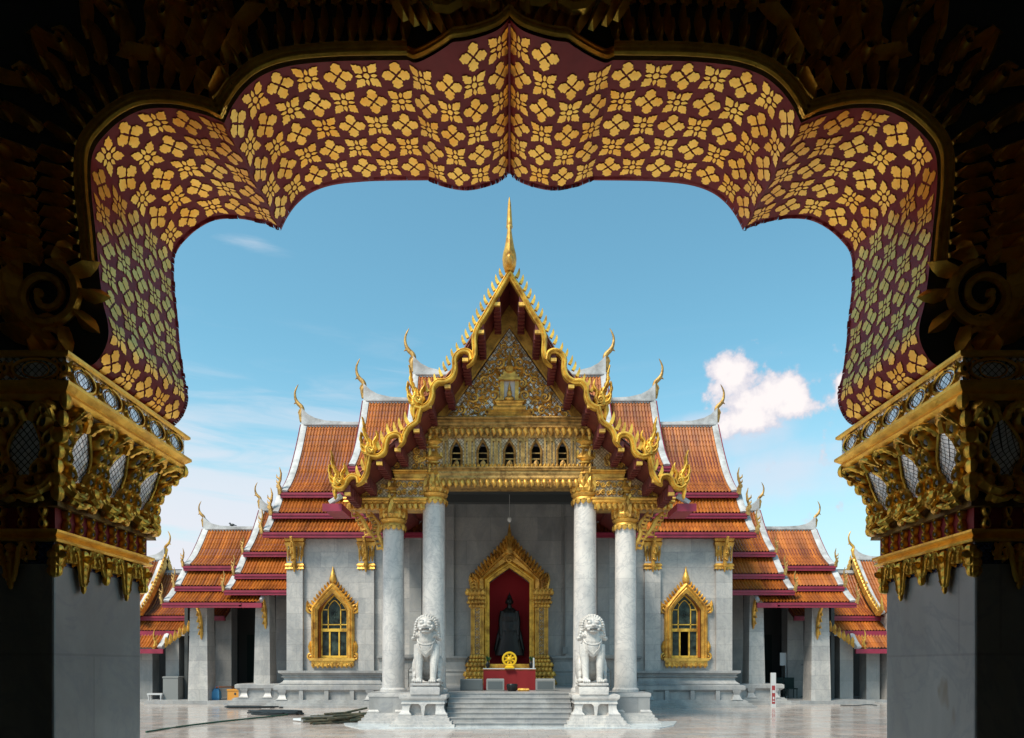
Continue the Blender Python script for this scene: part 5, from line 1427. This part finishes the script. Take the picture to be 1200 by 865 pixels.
for s in (1, -1):
    v = thing('altar_vase', 'small dark vase with greenery at the '+('left' if s < 0 else 'right')+' end of the altar', 'vase', (s*.68, Y_(26.8), PZ+.67), 'vases on the altar')
    mb = MB(); mb.lathe([(.04, 0), (.035, .03), (.07, .1), (.05, .18), (.03, .22), (.045, .25)], 0, 0, 14); mb.build('vessel', BRONZE, v, 40)
    mb = MB(); 
    for k in range(12): leafp(mb, lambda a, b, h, k=k: (a*math.cos(k), a*math.sin(k)+h, b), 0, .24, PI/2-.7+.13*k, .16, .05, .01)
    mb.build('greenery', LEAF, v, 0)
for nm, lab, x0, x1, yy, h_, mt, cat in (('speaker_box', 'wide dark grey box left of the red altar cloth', -1.50, -.82, 26.2, .36, GREYBOX, 'box'), ('donation_box', 'lighter grey square box leaning against the left half of the red cloth', -.70, -.16, 26.0, .37, GREYSTONE, 'box'), ('donation_box', 'grey square box at the right end of the red altar cloth', .80, 1.38, 26.1, .37, GREYSTONE, 'box')):
    r_ = thing(nm, lab, cat, ((x0+x1)/2, Y_(yy), PZ), 'grey boxes before the altar'); w = (x1-x0)/2
    mb = MB(); mb.rect(-w, w, -.16, .16, [(-.01, 0), (0, .02), (0, h_-.03), (-.015, h_)]); mb.build('body', mt, r_, 0)
    mb = MB(); mb.rect(-w+.05, w-.05, -.165, -.16, [(0, .05), (0, h_-.08)]); mb.build('front_panel', GREYBOX, r_, 0)
    mb = MB(); mb.box(-w*.4, w*.4, -.02, .02, h_, h_+.012); mb.build('slot', DARK, r_, 0)
mb = MB(); mb.lathe([(.12, 0), (.16, .05), (.17, .18), (.15, .22), (.13, .2)], 0, 0, 18); o = mb.build('incense_pot', BRONZE, None, 40); o.location = (.08, Y_(25.7), PZ); tag(o, 'round dark incense pot on the floor before the red cloth', 'pot')
mb = MB(); mb.rect(-.16, .16, -.1, .1, [(0, 0), (.02, .04), (0, .08), (-.04, .09)]); o = mb.build('offering_tray', GOLD, None, 0); o.location = (.42, Y_(25.7), PZ); tag(o, 'flat golden offering tray beside the dark incense pot', 'tray')
mb = MB(); mb.tube([(0, 0, 0), (0, 0, .34)], [.03, .025], 8); o = mb.build('white_candle', SIGNWHITE, None, 40); o.location = (.76, Y_(26.7), PZ+.67); tag(o, 'white candle standing at the right end of the altar', 'candle')

# =================================================================== COURT CLUTTER
# pole heap
rg = random.Random(11)
pg = 'scaffold poles heaped left of the steps'
for k in range(32):
    x0 = X_(360, 24.3)+rg.uniform(-.1, 1.3); y0 = Y_(24.2)+rg.uniform(-.5, .6); ln = rg.uniform(1.3, 2.1); an = R(rg.uniform(25, 48)); lay = k//9
    r_ = .032; z = .035+lay*.065
    mb = MB(); mb.tube([(0, 0, 0), (ln*.5*math.cos(an), ln*.5*math.sin(an), rg.uniform(0, .02)), (ln*math.cos(an), ln*math.sin(an), .02+rg.uniform(0, .12))], r_, 7)
    for q in range(4): 
        t = (q+.7)/4.5; mb.tube([(ln*t*math.cos(an)-.02, ln*t*math.sin(an)-.01, .005), (ln*t*math.cos(an)+.02, ln*t*math.sin(an)+.01, .005)], r_*1.18, 7)
    o = mb.build('scaffold_pole', BAMBOO, None, 40); o.location = (x0, y0, z); tag(o, 'weathered green brown pole in the heap beside the left steps', 'pole', pg)
mb = MB(); mb.prism([(0, 0), (1.1, .95), (.85, 1.15), (-.35, .35)], 'xy', 0, .05); o = mb.build('loose_board', SLAB, None, 0); o.location = (X_(352, 24.8), Y_(24.9), .03); tag(o, 'pale flat board lying on the left end of the pole heap', 'board')
mb = MB(); mb.prism([(0, 0), (1.0, .5), (.9, .62), (-.1, .12)], 'xy', 0, .16); o = mb.build('loose_slab', GREYSTONE, None, 0); o.location = (X_(358, 24.8), Y_(24.5), .02); tag(o, 'grey slab edge under the pale board by the poles', 'slab')
def hose(name, pts, r, m, lab):
    mb = MB(); cp_ = catmull([(a, b_, r*1.0+.006) for a, b_ in pts], 6); mb.tube([tuple(q) for q in cp_], r, 7); o = mb.build(name, m, None, 50); tag(o, lab, 'hose'); return o
hose('garden_hose', [(X_(165, 20.5), Y_(20.8)), (X_(215, 22.8), Y_(22.8)), (X_(268, 25), Y_(25.1)), (X_(318, 27), Y_(27.3)), (X_(335, 28), Y_(28.2))], .025, HOSE, 'long straight green hose crossing the polished court floor')
for i, (n_, cx_, cy_, w_, d_, lab) in enumerate(((7, 322, 28.6, .95, .42, 'tangled black hose heap on the court floor left of the poles'), (3, 292, 33.0, 1.3, .32, 'thin dark hose loops lying before the gallery plinth'))):
    mb = MB(); pts = []
    for k in range(n_*10):
        a = k*2*PI/10; rr = 1-.4*rg.random(); pts.append((X_(cx_, cy_)+w_*rr*math.cos(a)+.2*rg.random(), Y_(cy_)+d_*rr*math.sin(a), .03+.0016*k))
    mb.tube(pts, .028, 6); o = mb.build('coiled_hose', BLACKHOSE, None, 50); tag(o, lab, 'hose', 'dark hoses on the court')
# bench, cabinets, crates under the left gallery
be = thing('bench', 'small white bench with four legs under the far left cloister', 'bench', (X_(183, 37.6), Y_(37.6), .0))
mb = MB(); mb.box(-.33, .33, -.15, .15, .36, .43); mb.build('seat', SIGNWHITE, be, 0)
for a in (-1, 1):
    for b2 in (-1, 1):
        mb = MB(); mb.tube([(a*.29, b2*.11, 0), (a*.26, b2*.1, .2), (a*.28, b2*.11, .36)], [.03, .03, .05], 8); mb.build('leg', SIGNWHITE, be, 40)
mb = MB(); mb.rect(-.33, .33, -.25, .25, [(.02, 0), (.02, .08), (0, .1), (0, 1.08), (.02, 1.1), (.02, 1.16), (0, 1.17)]); o = mb.build('stone_cabinet', GREYSTONE, None, 0); o.location = (X_(203, 37.9), Y_(37.9), 0.0); tag(o, 'grey stone block standing beside the white bench in the left cloister', 'cabinet')
cr = thing('wooden_crate', 'orange box with dark hole standing by the plinth under the left gallery', 'crate', (X_(276, 37.2), Y_(37.4), .15))
mb = MB(); mb.rect(-.34, .34, -.2, .2, [(0, 0), (0, .44), (-.02, .45)]); mb.build('body', ORANGE, cr, 0)
mb = MB(); mb.box(-.36, .36, -.22, .22, .40, .47); mb.build('lid', ORANGE, cr, 0)
mb = MB(); mb.ellip((0, -.2, .27), (.05, .02, .06)); mb.build('hole', DARK, cr, 40)
mb = MB(); mb.box(-.5, .5, -.2, .2, .5, .55); mb.box(-.46, -.4, -.16, .16, 0, .5); mb.box(.4, .46, -.16, .16, 0, .5); o = mb.build('low_table', TEAK, None, 0); o.location = (X_(262, 38.5), Y_(38.8), .15); tag(o, 'low wooden table behind the orange box in the left gallery', 'table')
mb = MB(); mb.rect(-.13, .13, -.1, .1, [(0, 0), (.03, .1), (.02, .35), (-.03, .48), (-.08, .5)]); mb.tube([(-.08, 0, .5), (-.05, 0, .6), (.05, 0, .6), (.08, 0, .5)], .015, 6); o = mb.build('cloth_bag', BLUE, None, 0); o.location = (X_(253, 37.1), Y_(37.2), .15); tag(o, 'light blue bag beside the large left gallery column', 'bag')
# right side
sp = thing('marker_post', 'narrow white and red marker post standing on the right of the court', 'post', (X_(906, 34.2), Y_(34.2), 0))
mb = MB(); mb.rect(-.10, .10, -.04, .04, [(.0, 0), (.0, 1.35), (-.01, 1.36)]); mb.build('post', SIGNWHITE, sp, 0)
mb = MB(); mb.box(-.065, .065, -.046, -.041, .12, .85); mb.build('red_panel', SIGNRED, sp, 0)
mb = MB(); mb.box(-.05, .05, -.052, -.047, .55, .66); mb.box(-.03, .03, -.052, -.047, .3, .4); mb.box(-.04, .04, -.052, -.047, .2, .24); mb.build('white_mark', SIGNWHITE, sp, 0)
mb = MB(); mb.rect(-.22, .22, -.15, .15, [(0, 0), (.03, .05), (.0, .1), (0, 1.5), (.03, 1.55), (-.05, 1.56)]); o = mb.build('grey_cabinet', GREYBOX, None, 0); o.location = (X_(943, 40), Y_(40), .15); tag(o, 'tall grey cabinet between the two right gallery columns', 'cabinet')
mb = MB(); mb.box(-.28, .28, -.02, .02, 1.5, 2.1); mb.tube([(0, 0, 0), (0, 0, 1.5)], .025, 6); mb.box(-.2, .2, -.15, .15, 0, .04); o = mb.build('notice_board', SLAB, None, 0); o.location = (X_(921, 40), Y_(40), .15); tag(o, 'pale notice board on a stand in the right gallery', 'board')
for k, px in enumerate((914, 927)):
    ch = thing('chair', ('left' if k == 0 else 'right')+' one of two dark green chairs below the pale notice board', 'chair', (X_(px, 39), Y_(39), .15), 'dark chairs in the right gallery')
    mb = MB(); mb.box(-.22, .22, -.22, .22, .42, .47); mb.build('seat', NET, ch, 0)
    mb = MB(); mb.box(-.22, .22, .19, .23, .47, .95); mb.build('backrest', NET, ch, 0)
    for a in (-1, 1):
        for b2 in (-1, 1): mb = MB(); mb.tube([(a*.19, b2*.19, 0), (a*.19, b2*.19, .42)], .02, 6); mb.build('leg', NET, ch, 0)
mb = MB(); mb.rect(-.3, .3, -.25, .25, [(0, 0), (.03, .04), (-.02, .1), (-.02, .85), (.02, .9), (-.05, .92)]); o = mb.build('side_cabinet', NET, None, 0); o.location = (X_(980, 39.5), Y_(39.5), .15); tag(o, 'low dark green cabinet at the outer right gallery bay', 'cabinet')
hose('floor_cable', [(X_(985, 35), Y_(35)), (X_(1002, 34.5), Y_(34.6)), (X_(1015, 35.5), Y_(35.4)), (X_(1030, 34.6), Y_(34.8))], .02, BLACKHOSE, 'thin dark cable lying near the right marble pier')
# bird on the left gallery ridge
bdm = MB(); bdm.ellip((0, 0, .09), (.12, .05, .06)); bdm.ellip((-.1, 0, .16), (.04, .035, .04)); bdm.tube([(.1, 0, .08), (.22, 0, .05)], [.03, .012], 6); bdm.tube([(-.13, 0, .16), (-.17, 0, .155)], [.012, .003], 5); bdm.tube([(0, 0, .05), (0, 0, 0)], .01, 5)
o = bdm.build('bird', BLACKHOSE, None, 50); o.location = (X_(272, 39.5), Y_(39.5), 7.97+.10); tag(o, 'small dark bird perched on the left gallery ridge', 'bird')
